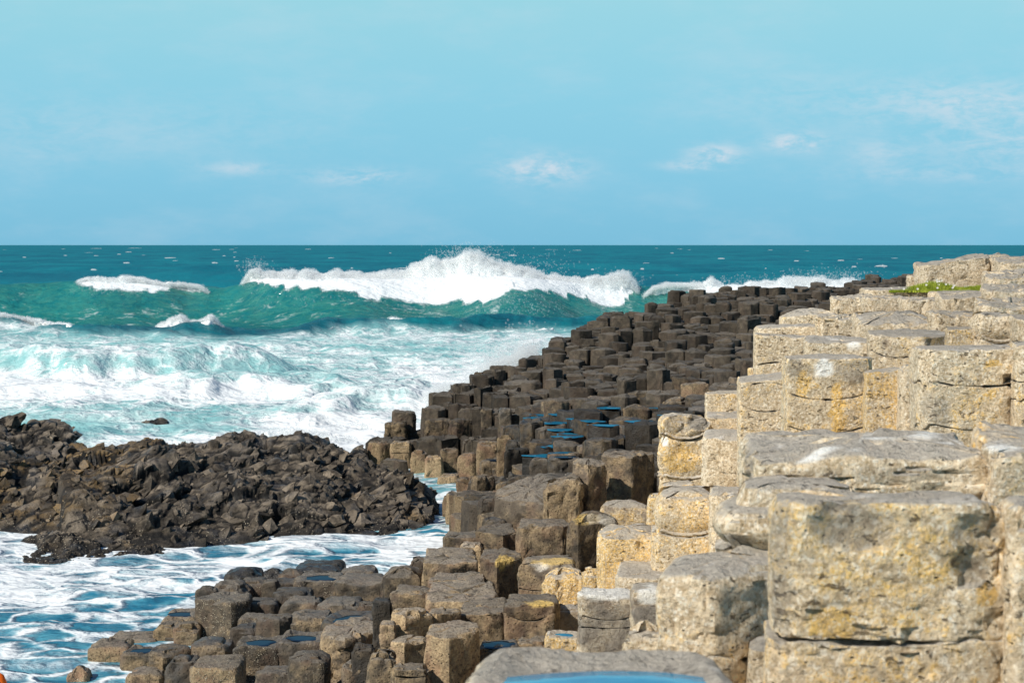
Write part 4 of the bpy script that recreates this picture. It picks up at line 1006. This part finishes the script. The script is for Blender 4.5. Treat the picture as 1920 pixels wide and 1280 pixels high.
for x, y, z in flw:
    for k in range(7):
        b = len(Vf); a = k * math.tau / 7
        Vf += [(x, y, z), (x + math.cos(a) * .012, y - .004, z + math.sin(a) * .010 + .004), (x + math.cos(a + .9) * .012, y - .004, z + math.sin(a + .9) * .010 + .004)]; Tf.append((b, b + 1, b + 2))
o = link('flowers', mesh('flowers', Vf, None, Tf, FL, False)); tag(o, 'tiny white flowers scattered through the green tuft', 'flowers', kind='stuff')

# ------------------------------------------------------------------ orange thing at the lower left corner
OR = mat_plain('orange_cloth', (.75, .11, .01), (.95, .17, .015), 12, .7)
us = np.linspace(0, math.pi * 2, 28, endpoint=False); Vo = []
base = at(-11, 1259, 12.0)
for k, (r, zz_) in enumerate([(.0, .0), (.03, -.004), (.055, -.02), (.07, -.06), (.085, -.13), (.11, -.22), (.15, -.32), (.19, -.5), (.2, -.8)]):
    ph = 1 + .05 * np.sin(us * 3 + k) + .03 * np.sin(us * 7 + 2 * k)
    Vo.append(np.column_stack([np.cos(us) * r * ph * 1.05, np.sin(us) * r * ph * .8, np.full(28, zz_)]))
o = link('orange_hood', mesh('orange_hood', np.concatenate(Vo), grid_quads(9, 28, True), None, OR), None, tuple(base))
tag(o, 'bright orange cloth edge showing at the lower left corner of the view', 'garment')
# ------------------------------------------------------------------ the sea
pys = np.concatenate([[459.6, 460.3, 461], np.arange(462, 500, 1.0), np.arange(500, 625, .8), np.arange(625, 900, 1.5), np.arange(900, 1330, 2.0), [1400, 1550, 1800, 2300]])
pxs = np.concatenate([np.linspace(-9000, -420, 30), np.arange(-400, 2320, 4.0), np.linspace(2330, 9000, 24)])
Drow = H * F / (pys - 459.0)
PX, DD = np.meshgrid(pxs, Drow); X = (PX - 960) / F * DD; Y = DD
P2 = np.column_stack([X.ravel(), Y.ravel(), np.zeros(X.size)])
u = PX.ravel(); Yf = P2[:, 1]
def crestfun(cl, D): return np.array([(u_, z_at(y_, D)) for u_, y_ in cl])
z = np.zeros(len(u))
# chop and swell
ch1 = fbm(P2 * np.array([.22, .42, 1]), 4, 21) - .5
ch2 = fbm(P2 * np.array([.8, 1.3, 1]), 4, 25) - .5
ridge = 1 - np.abs(fbm(P2 * np.array([.55, 1.0, 1]) + 9, 4, 29) - .5) * 4
surf = sstep(30, 42, Yf) * (1 - sstep(84, 94, Yf))
z += surf * (ch1 * .6 + np.maximum(ridge, 0) * .16 + ch2 * .16)
near = 1 - sstep(28, 36, Yf)
z += near * (ch1 * .22 + ch2 * .10 + np.maximum(ridge, 0) * .05)
farw = sstep(108, 125, Yf)
sw = np.sin(Yf / 7.5 + 3.5 * (fbm(P2 * np.array([.02, .015, 1]), 3, 33) - .5) * 4) * .35 + (fbm(P2 * np.array([.05, .14, 1]), 4, 35) - .5) * 1.3
fade = 1 - sstep(700, 2200, Yf)
z += farw * fade * sw * (.65 + .35 * sstep(140, 260, Yf))
# bands of broken surf
def band(px0, px1, D0, amp, w, soft=90, slope=0.0):
    g = sstep(px0 - soft, px0 + soft, u) * (1 - sstep(px1 - soft, px1 + soft, u))
    c = D0 + slope * (u - px0) / 100 + (fbm(np.column_stack([u / 120, np.zeros(len(u)), np.zeros(len(u))]), 3, int(D0)) - .5) * 5
    d = Yf - c
    return amp * g * np.where(d < 0, np.exp(-(d / w) ** 2), np.exp(-(d / (w * 2.6)) ** 2))
z += band(-300, 520, 57.5, .75, 1.1) + band(300, 760, 50, .35, 1.0) + band(540, 1000, 44, .35, .9) + band(-300, 60, 85, .8, 1.4, 40) + band(320, 420, 83, .3, 1.2, 25) + band(560, 1250, 86, .55, 1.2, 60) + band(30, 350, 80, .4, 1.2, 60)
# the breaker
CR = [(-400,548),(-200,542),(0,534),(60,531),(150,527),(300,531),(420,541),(500,521),(600,523),(700,523),(800,520),(880,516),(950,520),(1030,526),(1100,532),(1170,530),(1230,545),(1300,540),(1400,534),(1600,531),(1900,540),(2300,548)]
Yc = 104 + 1.2 * np.sin(u / 160.0) + .8 * np.sin(u / 61.0 + 1)
A = np.interp(u, *np.array([(a, z_at(b, 104)) for a, b in CR]).T)
d = Yf - Yc
prof = np.where(d < 0, np.exp(-np.abs(d / 2.9) ** 1.7), np.exp(-(d / 7.5) ** 2))
tro = -.30 * np.exp(-((d + 8.5) / 4.0) ** 2)
z += A * prof + tro + (np.abs(d) < 14) * ch2 * .22 * np.exp(-(d / 9) ** 2)
d2 = Yf - 98.2; gz = np.exp(-((u - 985) / 95) ** 2)
z += 1.05 * gz * np.where(d2 < 0, np.exp(-np.abs(d2 / 2.2) ** 1.8), np.exp(-(d2 / 3.0) ** 2))
gz2 = np.exp(-((u - 690) / 110) ** 2); d3 = Yf - 97.0
z += .45 * gz2 * np.where(d3 < 0, np.exp(-np.abs(d3 / 2.0) ** 1.8), np.exp(-(d3 / 3.0) ** 2))
SV = np.column_stack([P2[:, :2], z])
px, py = proj(SV)
PYG = py.reshape(len(pys), len(pxs))
fr = fbm(np.column_stack([px / 40, py / 14, np.zeros(len(px))]), 4, 61) - .5
wob = (fbm(np.column_stack([P2[:, 0] * .35, P2[:, 1] * .2, np.zeros(len(px))]), 4, 62) - .5)
# where the foam lies
EDGE = [(-400,598),(0,600),(150,616),(300,622),(450,628),(600,616),(740,602),(850,613),(950,618),(1060,613),(1300,606),(2300,600)]
e = np.interp(px, *np.array(EDGE).T) + wob * 22
body = sstep(-4, 12, py - e)
foam = body * (.445 + .10 * fr)
def blob(x0, y0, rx, ry, amt):
    return amt * np.exp(-(((px - x0) / rx) ** 2 + ((py - y0) / ry) ** 2) ** 1.3)
for b in [(230,728,330,30,.42),(480,735,130,22,.3),(-100,725,200,34,.4),(700,800,190,40,.42),(900,735,130,42,.5),(480,828,260,22,.5),(800,690,150,18,.2),(620,790,90,26,.3),(560,655,200,10,.2),(950,640,160,14,.15),(140,655,170,12,.22),
          (700,625,260,10,.2),(40,605,70,10,.35),(160,614,90,7,.3),(360,598,46,9,.5),(240,606,120,7,.25),
          (300,690,260,9,-.16),(540,700,90,14,-.15),(90,792,160,16,-.22),(330,790,120,14,-.15),(780,650,240,12,-.14),(380,805,90,10,-.25),(150,680,120,8,-.2),(560,765,120,9,-.15),(250,640,160,6,-.15)]:
    foam += blob(*b) * body
foam -= .06 * body * sstep(640, 615, py)
# breaking crest
LOW = [(120,522),(145,530),(200,541),(260,543),(330,542),(375,540),(400,520),(455,519),(470,530),(520,539),(590,538),(650,545),(700,560),(760,568),(820,570),(880,566),(920,556),(960,543),(1000,541),(1040,546),(1080,558),(1130,570),(1160,572),(1180,552),(1200,536),(1230,538),(1300,548),(1400,556),(1500,560),(1700,560)]
lo = np.interp(px, *np.array(LOW).T)
wave = sstep(3, -3, py - lo - fr * 16 - wob * 8) * (np.abs(d + 1.5) < 6.5)
seg = np.maximum(np.maximum(sstep(130, 165, px) * sstep(392, 362, px), sstep(452, 478, px) * sstep(1205, 1175, px)), sstep(1235, 1290, px))
foam = np.maximum(foam, wave * seg * 1.25)
foam += ((d < 1) & (d > -9)) * np.maximum(0, ridge - .15) * .36 * np.exp(-((d + 4.5) / 3.5) ** 2)
foam += ((d > 3) & (d < 10)) * seg * .3 * np.exp(-((d - 4) / 3) ** 2)
# sheltered water in front
nf = sstep(990, 1004, py)
foam = np.where(py > 940, foam * (1 - nf) + nf * (.70 - .24 * sstep(1100, 1150, py) + .14 * fr), foam)
for b in [(560,1045,150,9,-.32),(380,1085,60,9,-.25),(330,1120,120,14,-.30),(640,1032,90,7,-.3),(760,1020,60,9,.1),(60,1195,80,9,-.2),(200,1145,120,10,-.12),(60,1130,120,16,.14),(250,1200,90,14,-.08),(120,1245,140,12,.16),(300,1100,120,10,.1)]:
    foam += blob(*b) * nf
inlet = (px > 735) & (px < 900) & (py > 890) & (py < 1005)
foam = np.where(inlet, .50 + .3 * fr, foam)
foam = np.clip(foam, 0, 1.25)
milk = np.clip(body * (.95 - .5 * sstep(900, 1000, py)) - .25 * sstep(640, 612, py) * body, 0, 1) * (py < 1000)
blue = sstep(985, 1005, py) * (1 - .25 * inlet) + inlet * .6
hfrac = np.clip(z / np.maximum(A, .4), 0, 1)
green = np.clip(np.exp(-((d + 2.2) / 2.6) ** 2) * sstep(.25, .85, hfrac) + .8 * gz * np.exp(-((d2 + .8) / 2.0) ** 2), 0, 1) * (.65 + .5 * fr)
green = np.maximum(green, .55 * np.exp(-((d + 3.5) / 5.0) ** 2)) * (Yf > 88)
far = sstep(112, 170, Yf)
o = link('sea', mesh('sea', SV, grid_quads(len(pys), len(pxs)), None, SEA, True, None, dict(foam=foam, milk=milk, green=green, far=far, blue=blue)))
tag(o, kind='structure')

# ------------------------------------------------------------------ breaking crests: billowing white water with spray
def octas(P, r, rng):
    P = np.asarray(P); n = len(P); r = np.asarray(r)[:, None]
    base = np.array([(1, 0, 0), (-1, 0, 0), (0, 1, 0), (0, -1, 0), (0, 0, 1), (0, 0, -1.0)])
    th = rng.uniform(0, 6.28, n); cs, sn = np.cos(th), np.sin(th)
    V = []
    for b in base:
        q = np.column_stack([b[0] * cs - b[1] * sn, b[0] * sn + b[1] * cs, np.full(n, b[2])])
        V.append(P + q * r * rng.uniform(.7, 1.3, (n, 1)))
    V = np.stack(V, 1).reshape(-1, 3)
    f = np.array([(0, 2, 4), (2, 1, 4), (1, 3, 4), (3, 0, 4), (2, 0, 5), (1, 2, 5), (3, 1, 5), (0, 3, 5)])
    T = (np.arange(n)[:, None, None] * 6 + f[None]).reshape(-1, 3)
    return V, T
def breaker(label, top, low, Dtop, Dlow, thick, nspray, sh, seed, size=(.008, .022), bill=.28, dpx=1.6, splash=()):
    rng = np.random.default_rng(seed); nspray = int(nspray * 3.2); sh = sh * .38; size = (size[0] * 3.2, size[1] * 3.0)
    u0, u1 = top[0][0], top[-1][0]
    us = np.arange(u0, u1 + .1, dpx); nt = 46; V = []
    mper = dpx / F * Dtop
    for k in range(nt):
        t = k / (nt - 1)
        tp = np.interp(us, *np.array(top).T); lw = np.interp(us, *np.array(low).T)
        lw = np.maximum(lw, tp + 1.0)
        if k == 0:
            Dl = []
            for a, bb in zip(us, lw):      # where the sea's own surface meets the lower edge of the foam
                j = int(np.argmin(np.abs(pxs - a))); cpy, cD = PYG[:, j], Drow
                hit = np.where((cD > Dlow - 5) & (cD < Dtop + 2) & (cpy <= bb + 2))[0]
                Dl.append(cD[hit[-1]] if len(hit) else Dtop - .4)
            Dl = np.array(Dl); ker = np.ones(9) / 9
            Dl = np.minimum(np.convolve(np.pad(Dl, 4, mode='edge'), ker, 'valid'), Dtop - .2)
            DL_ = Dl
        Dlw = DL_
        zt = np.array([z_at(a, Dtop) for a in tp]); zl = np.array([z_at(a, b_) for a, b_ in zip(lw, Dlw)])
        if t < .6:
            s = t / .6; D = Dlw + .25 + (Dtop - Dlw - .25) * (1 - (1 - s) ** 1.6); zz = zl + (zt - zl) * s ** .8 - (.25 if k == 0 else 0)
        else:
            s = (t - .6) / .4; D = np.full(len(us), Dtop + thick * s); zz = zt - (zt - zl + .5) * s ** 1.8
        D = D + np.zeros(len(us))
        V.append(np.column_stack([(us - 960) / F * D, D, zz]))
    V = np.concatenate(V); n = len(us)
    G = V.reshape(nt, n, 3); N_ = np.cross(np.gradient(G, axis=1), np.gradient(G, axis=0)); N_ /= np.maximum(np.linalg.norm(N_, axis=2)[..., None], 1e-9); N_ = N_.reshape(-1, 3)
    sc = bill
    b = np.abs(vnoise(V / (sc * 3), seed) - .5) * 2; b2 = np.abs(vnoise(V / (sc * 1.3), seed + 1) - .5) * 2; b3 = vnoise(V / (sc * .5), seed + 2) - .5
    ends = np.clip((np.tile(us, nt) - u0) / (12 * dpx), 0, 1) * np.clip((u1 - np.tile(us, nt)) / (12 * dpx), 0, 1)
    disp = (b * .9 + b2 * .5 + b3 * .35 - .75) * sc
    V = V + N_ * (disp * ends)[:, None]
    V[:, 2] -= (1 - ends) * .25
    c = np.array([V[:, 0].mean(), Dtop, 0.0])
    o = link('breaking_wave', mesh('breaking_wave', V - c, grid_quads(nt, n), None, FOAM, True), None, tuple(c))
    tag(o, label, 'wave')
    # spray thrown off the crest
    k = rng.integers(0, n, nspray); lev = rng.integers(int(nt * .34), int(nt * .8), nspray)
    S = V[lev * n + k].copy()
    hh = np.minimum(rng.exponential(1.0, nspray), 2.3) * sh * (.3 + .7 * vnoise(np.column_stack([us[k] / 14, np.zeros(nspray), np.zeros(nspray)]), seed + 5) * 1.6)
    S[:, 2] += hh * .8 - .05; S[:, 1] += rng.normal(0, .5 * thick * .3, nspray); S[:, 0] += rng.normal(0, .06, nspray) + hh * .25
    extra, er = [], []
    for (x0, y0, rx, ry, cnt, Ds) in splash:
        ex = rng.normal(0, 1, (cnt, 2))
        for a, bb in ex:
            extra.append(at(x0 + a * rx, y0 + bb * ry, Ds + rng.normal(0, .4)))
    rr = rng.uniform(size[0], size[1], nspray)
    if extra: S = np.concatenate([S, np.array(extra)]); rr = np.concatenate([rr, rng.uniform(size[0] * .7, size[1] * .8, len(extra))])
    VV, TT = octas(S - c, rr, rng)
    link('spray', tag_kind(mesh('spray', VV, None, TT, SPRAY, False)), o)['kind'] = 'stuff'
    return o
def tag_kind(m): return m
breaker('great breaking wave with white plume thrown highest, in the centre of the sea',
        [(456,524),(468,506),(482,500),(492,506),(506,514),(540,514),(600,510),(640,511),(700,512),(745,511),(770,500),(790,489),(815,486),(840,489),(858,482),(880,475),(900,477),(920,486),(945,497),(975,502),(1000,508),(1020,517),(1060,521),(1100,520),(1130,518),(1160,512),(1176,514),(1186,526),(1194,540)],
        [(456,528),(500,536),(560,540),(600,537),(650,544),(700,559),(760,567),(820,569),(880,565),(920,555),(960,542),(1000,540),(1040,546),(1080,558),(1130,569),(1160,571),(1180,556),(1194,545)],
        105.0, 101.2, 2.6, 26000, .32, 3, splash=((975,575,42,16,420,96), (1165,528,22,12,250,103), (880,476,34,9,900,105), (480,503,14,9,400,105), (1010,500,40,12,300,105), (640,560,60,14,260,100)))
breaker('smaller left breaker with a thin white crest', [(142,526),(150,519),(180,519),(215,521),(250,517),(275,522),(310,530),(340,532),(372,536),(392,540)],
        [(142,528),(165,536),(200,541),(230,538),(260,537),(300,541),(340,541),(372,541),(392,542)], 104.5, 102.2, 1.6, 3600, .14, 5, bill=.2, splash=((200,538,30,6,200,101),))
breaker('distant white surf rolling in behind the dark column ridge', [(1205,548),(1225,538),(1250,535),(1290,532),(1320,530),(1333,519),(1340,528),(1355,537),(1390,533),(1430,527),(1460,524),(1500,523),(1540,523),(1580,525),(1610,530),(1640,540)],
        [(1205,552),(1250,545),(1290,547),(1330,552),(1400,556),(1480,560),(1560,560),(1640,558)], 104.5, 101.0, 2.2, 9000, .28, 7, splash=((1540,520,50,8,700,104), (1380,530,40,8,250,104), (1600,530,30,8,300,104)))
breaker('low curling wavelet with ragged white lip at the left', [(-30,588),(0,587),(30,592),(60,598),(90,601),(120,606),(150,610)], [(-30,598),(0,598),(40,602),(90,609),(150,614)], 84.5, 83.2, 1.2, 1500, .12, 9, size=(.009, .022), bill=.16)
breaker('small splashing wavelet just left of the sea centre', [(285,608),(310,602),(326,594),(338,589),(352,598),(370,600),(384,593),(395,587),(404,594),(415,604)], [(285,612),(320,612),(350,613),(385,611),(415,609)], 83.5, 82.4, 1.1, 1500, .16, 11, size=(.009, .022), bill=.16)
breaker('broad roller of white foam in the left surf', [(-60,706),(0,702),(50,703),(80,692),(110,694),(150,700),(200,703),(260,700),(300,698),(340,690),(370,700),(410,708),(450,716),(500,728),(540,738)],
        [(-60,740),(0,742),(60,744),(130,738),(200,736),(260,742),(320,738),(380,742),(440,746),(500,748),(540,750)], 57.2, 55.2, 1.6, 5200, .16, 13, size=(.006, .016), bill=.17, dpx=1.8)
breaker('curling lump of foam beside the outermost tan column', [(520,812),(545,800),(562,790),(576,776),(592,772),(612,784),(640,790),(670,790),(700,797),(722,806)], [(520,818),(560,816),(600,818),(650,822),(700,826),(722,826)], 42.0, 40.6, 1.2, 2600, .12, 15, size=(.006, .014), bill=.13, dpx=1.8)
breaker('surf bursting against the seaward rim of the causeway', [(770,764),(820,742),(860,726),(890,706),(920,690),(945,676),(965,668),(985,664),(1004,668),(1018,660)], [(770,790),(830,780),(880,765),(930,745),(980,720),(1018,700)],
        44.5, 43.0, 1.5, 5200, .40, 17, size=(.006, .016), bill=.15, dpx=1.8, splash=((930,680,42,20,2600,43.5), (985,650,30,18,1100,43.5), (880,715,40,14,900,43.5)))
breaker('sheet of white foam heaped behind the craggy outcrop', [(280,846),(330,828),(380,820),(440,812),(500,806),(560,806),(620,812),(660,822),(690,836)], [(280,856),(380,856),(500,858),(600,858),(690,856)], 38.6, 37.2, 1.4, 2200, .10, 19, size=(.009, .02), bill=.12, dpx=1.8)
breaker('ragged lip of the foam sheet under the great wave', [(560,622),(620,612),(680,606),(715,600),(742,594),(765,600),(800,608),(850,610),(900,613),(960,612),(1020,608),(1075,608),(1120,612)], [(560,628),(700,616),(760,612),(850,618),(950,620),(1060,617),(1120,617)], 88.0, 87.0, 1.2, 4200, .15, 23, size=(.009, .022), bill=.15)

# whitecaps: short broken crests out to the horizon, too many to count
rw = np.random.default_rng(77); Vw, Tw_ = [], []
def cap(x, y, z, w, h):
    n = 9; t = np.linspace(-1, 1, n); b = len(Vw); prof_ = (1 - t ** 2) * rw.uniform(.35, 1, n)
    for i in range(n): Vw.append((x + t[i] * w, y + rw.normal(0, .1), z - .15))
    for i in range(n): Vw.append((x + t[i] * w + h * .4, y + .3, z + h * prof_[i]))
    for i in range(n): Vw.append((x + t[i] * w, y + 1.2, z - .2))
    for r in (0, 1):
        for i in range(n - 1):
            a = b + r * n + i; Tw_.append((a, a + 1, a + n)); Tw_.append((a + 1, a + n + 1, a + n))
sea_kd = None
for _ in range(110):
    yy = 462 + 50 * rw.random() ** 1.35
    D = H * F / (yy - 459.0)
    if D > 2600: continue
    x = rw.uniform(-60, 1980); X0 = (x - 960) / F * D
    zz_ = float(np.sin(D / 7.5)) * .1 + .25
    s = rw.lognormal(0, .55)
    wpx, hpx = 4.4 * s, .2 * min(s, 1.8)
    cap(X0, D, zz_ if D < 900 else .1, wpx / F * D, hpx / F * D + .05)
o = link('whitecaps', mesh('whitecaps', Vw, None, Tw_, mat_spray('whitecap_foam', .6), False)); tag(o, 'scattered small whitecaps on the open sea toward the horizon', 'whitecaps', kind='stuff')

# ------------------------------------------------------------------ sky, sun, camera
w = bpy.data.worlds.new('World'); bpy.context.scene.world = w; w.use_nodes = True
t = w.node_tree; t.nodes.clear()
class WN(NT):
    def __init__(s): s.t = t; s.out = s.n('ShaderNodeOutputWorld')
W_ = WN()
sky = W_.n('ShaderNodeTexSky', sky_type='NISHITA'); sky.sun_disc = False
SUN = np.array([-math.sin(math.radians(50)), -math.cos(math.radians(50)), 0]); EL = math.radians(38)
SUN = np.array([SUN[0] * math.cos(EL), SUN[1] * math.cos(EL), math.sin(EL)])
sky.sun_elevation = EL; sky.sun_rotation = math.atan2(SUN[0], SUN[1]) % math.tau
tc = W_.n('ShaderNodeTexCoord').outputs['Generated']
sp = W_.n('ShaderNodeSeparateXYZ'); t.links.new(tc, sp.inputs[0])
rp = W_.n('ShaderNodeValToRGB'); t.links.new(sp.outputs[2], rp.inputs[0])
cr = rp.color_ramp
stops = [(0.0, (.195, .545, .765)), (.03, (.21, .58, .80)), (.075, (.255, .635, .81)), (.122, (.325, .69, .80)), (.22, (.17, .43, .62)), (.45, (.05, .15, .31)), (1.0, (.023, .078, .20))]
while len(cr.elements) < len(stops): cr.elements.new(.5)
for el, (p, c) in zip(cr.elements, stops): el.position = p; el.color = (*c, 1)
col = W_.mix(.9, W_.vm('MULTIPLY', sky.outputs[0], (.1, .1, .1)), rp.outputs[0])
# thin clouds: direction coordinates (azimuth, elevation) in photo-sized units
az = W_.math('MULTIPLY', W_.math('ARCTAN2', sp.outputs[0], sp.outputs[1]), F)
elv = W_.math('MULTIPLY', W_.math('ARCSINE', sp.outputs[2]), F)
cc = W_.n('ShaderNodeCombineXYZ'); t.links.new(az, cc.inputs[0]); t.links.new(W_.math('MULTIPLY', elv, 2.6), cc.inputs[1])
wisp = W_.noise(cc.outputs[0], .012, 7, .62, .6)
fine = W_.noise(cc.outputs[0], .045, 5, .6)
tot = None
for (cx, cyy, rx, ry, amt) in [(450,318,70,13,.45),(665,332,85,15,.6),(1015,318,75,25,.9),(1340,292,48,17,1.0),(1290,312,50,9,.6),(1490,270,52,15,1.1),(1800,200,190,40,.55),(1880,270,170,50,.45),(1640,290,60,22,.3),(900,235,220,28,-.22),(420,240,380,55,.12),(80,260,160,70,.12),(1730,330,200,16,.25),(1480,190,200,60,.16)]:
    dx = W_.math('DIVIDE', W_.math('SUBTRACT', az, float(cx - 960)), float(rx)); dy = W_.math('DIVIDE', W_.math('SUBTRACT', elv, float(459 - cyy)), float(ry))
    g = W_.math('EXPONENT', W_.math('MULTIPLY', W_.math('ADD', W_.math('MULTIPLY', dx, dx), W_.math('MULTIPLY', dy, dy)), -1.0))
    g = W_.math('MULTIPLY', g, amt)
    tot = g if tot is None else W_.math('ADD', tot, g)
cl = W_.math('MULTIPLY', tot, W_.ramp(W_.math('ADD', W_.math('MULTIPLY', wisp, .75), W_.math('MULTIPLY', fine, .3)), .38, .66))
haze = W_.math('MULTIPLY', W_.ramp(W_.noise(cc.outputs[0], .0035, 5, .6), .42, .75), .16)
front = W_.ramp(sp.outputs[1], .0, .3)
col = W_.mix(W_.math('MULTIPLY', W_.math('MULTIPLY', W_.math('ADD', cl, haze), 1.05, clamp=True), front), col, (.66, .74, .82))
bg = W_.n('ShaderNodeBackground'); t.links.new(W_.vm('MULTIPLY', col, (10, 10, 10)), bg.inputs[0]); bg.inputs[1].default_value = .1
t.links.new(bg.outputs[0], W_.out.inputs[0])

sl = bpy.data.lights.new('sun', 'SUN'); sl.energy = 5.0; sl.angle = math.radians(.5); sl.color = (1.0, .94, .84)
so = bpy.data.objects.new('sun', sl); C.objects.link(so)
from mathutils import Vector
so.rotation_euler = Vector((-SUN[0], -SUN[1], -SUN[2])).to_track_quat('-Z', 'Y').to_euler()
cam = bpy.data.cameras.new('camera'); cam.lens = 70; cam.sensor_width = 36; cam.clip_end = 100000; cam.clip_start = .05
cam.dof.use_dof = True; cam.dof.focus_distance = 16.5; cam.dof.aperture_fstop = 12
co = bpy.data.objects.new('camera', cam); C.objects.link(co)
co.location = (0, 0, H); co.rotation_euler = (math.pi / 2 - PITCH, 0, 0)
sc = bpy.context.scene; sc.camera = co; sc.cycles.transparent_max_bounces = 40
sc.view_settings.view_transform = 'Standard'; sc.view_settings.look = 'None'; sc.view_settings.exposure = 0
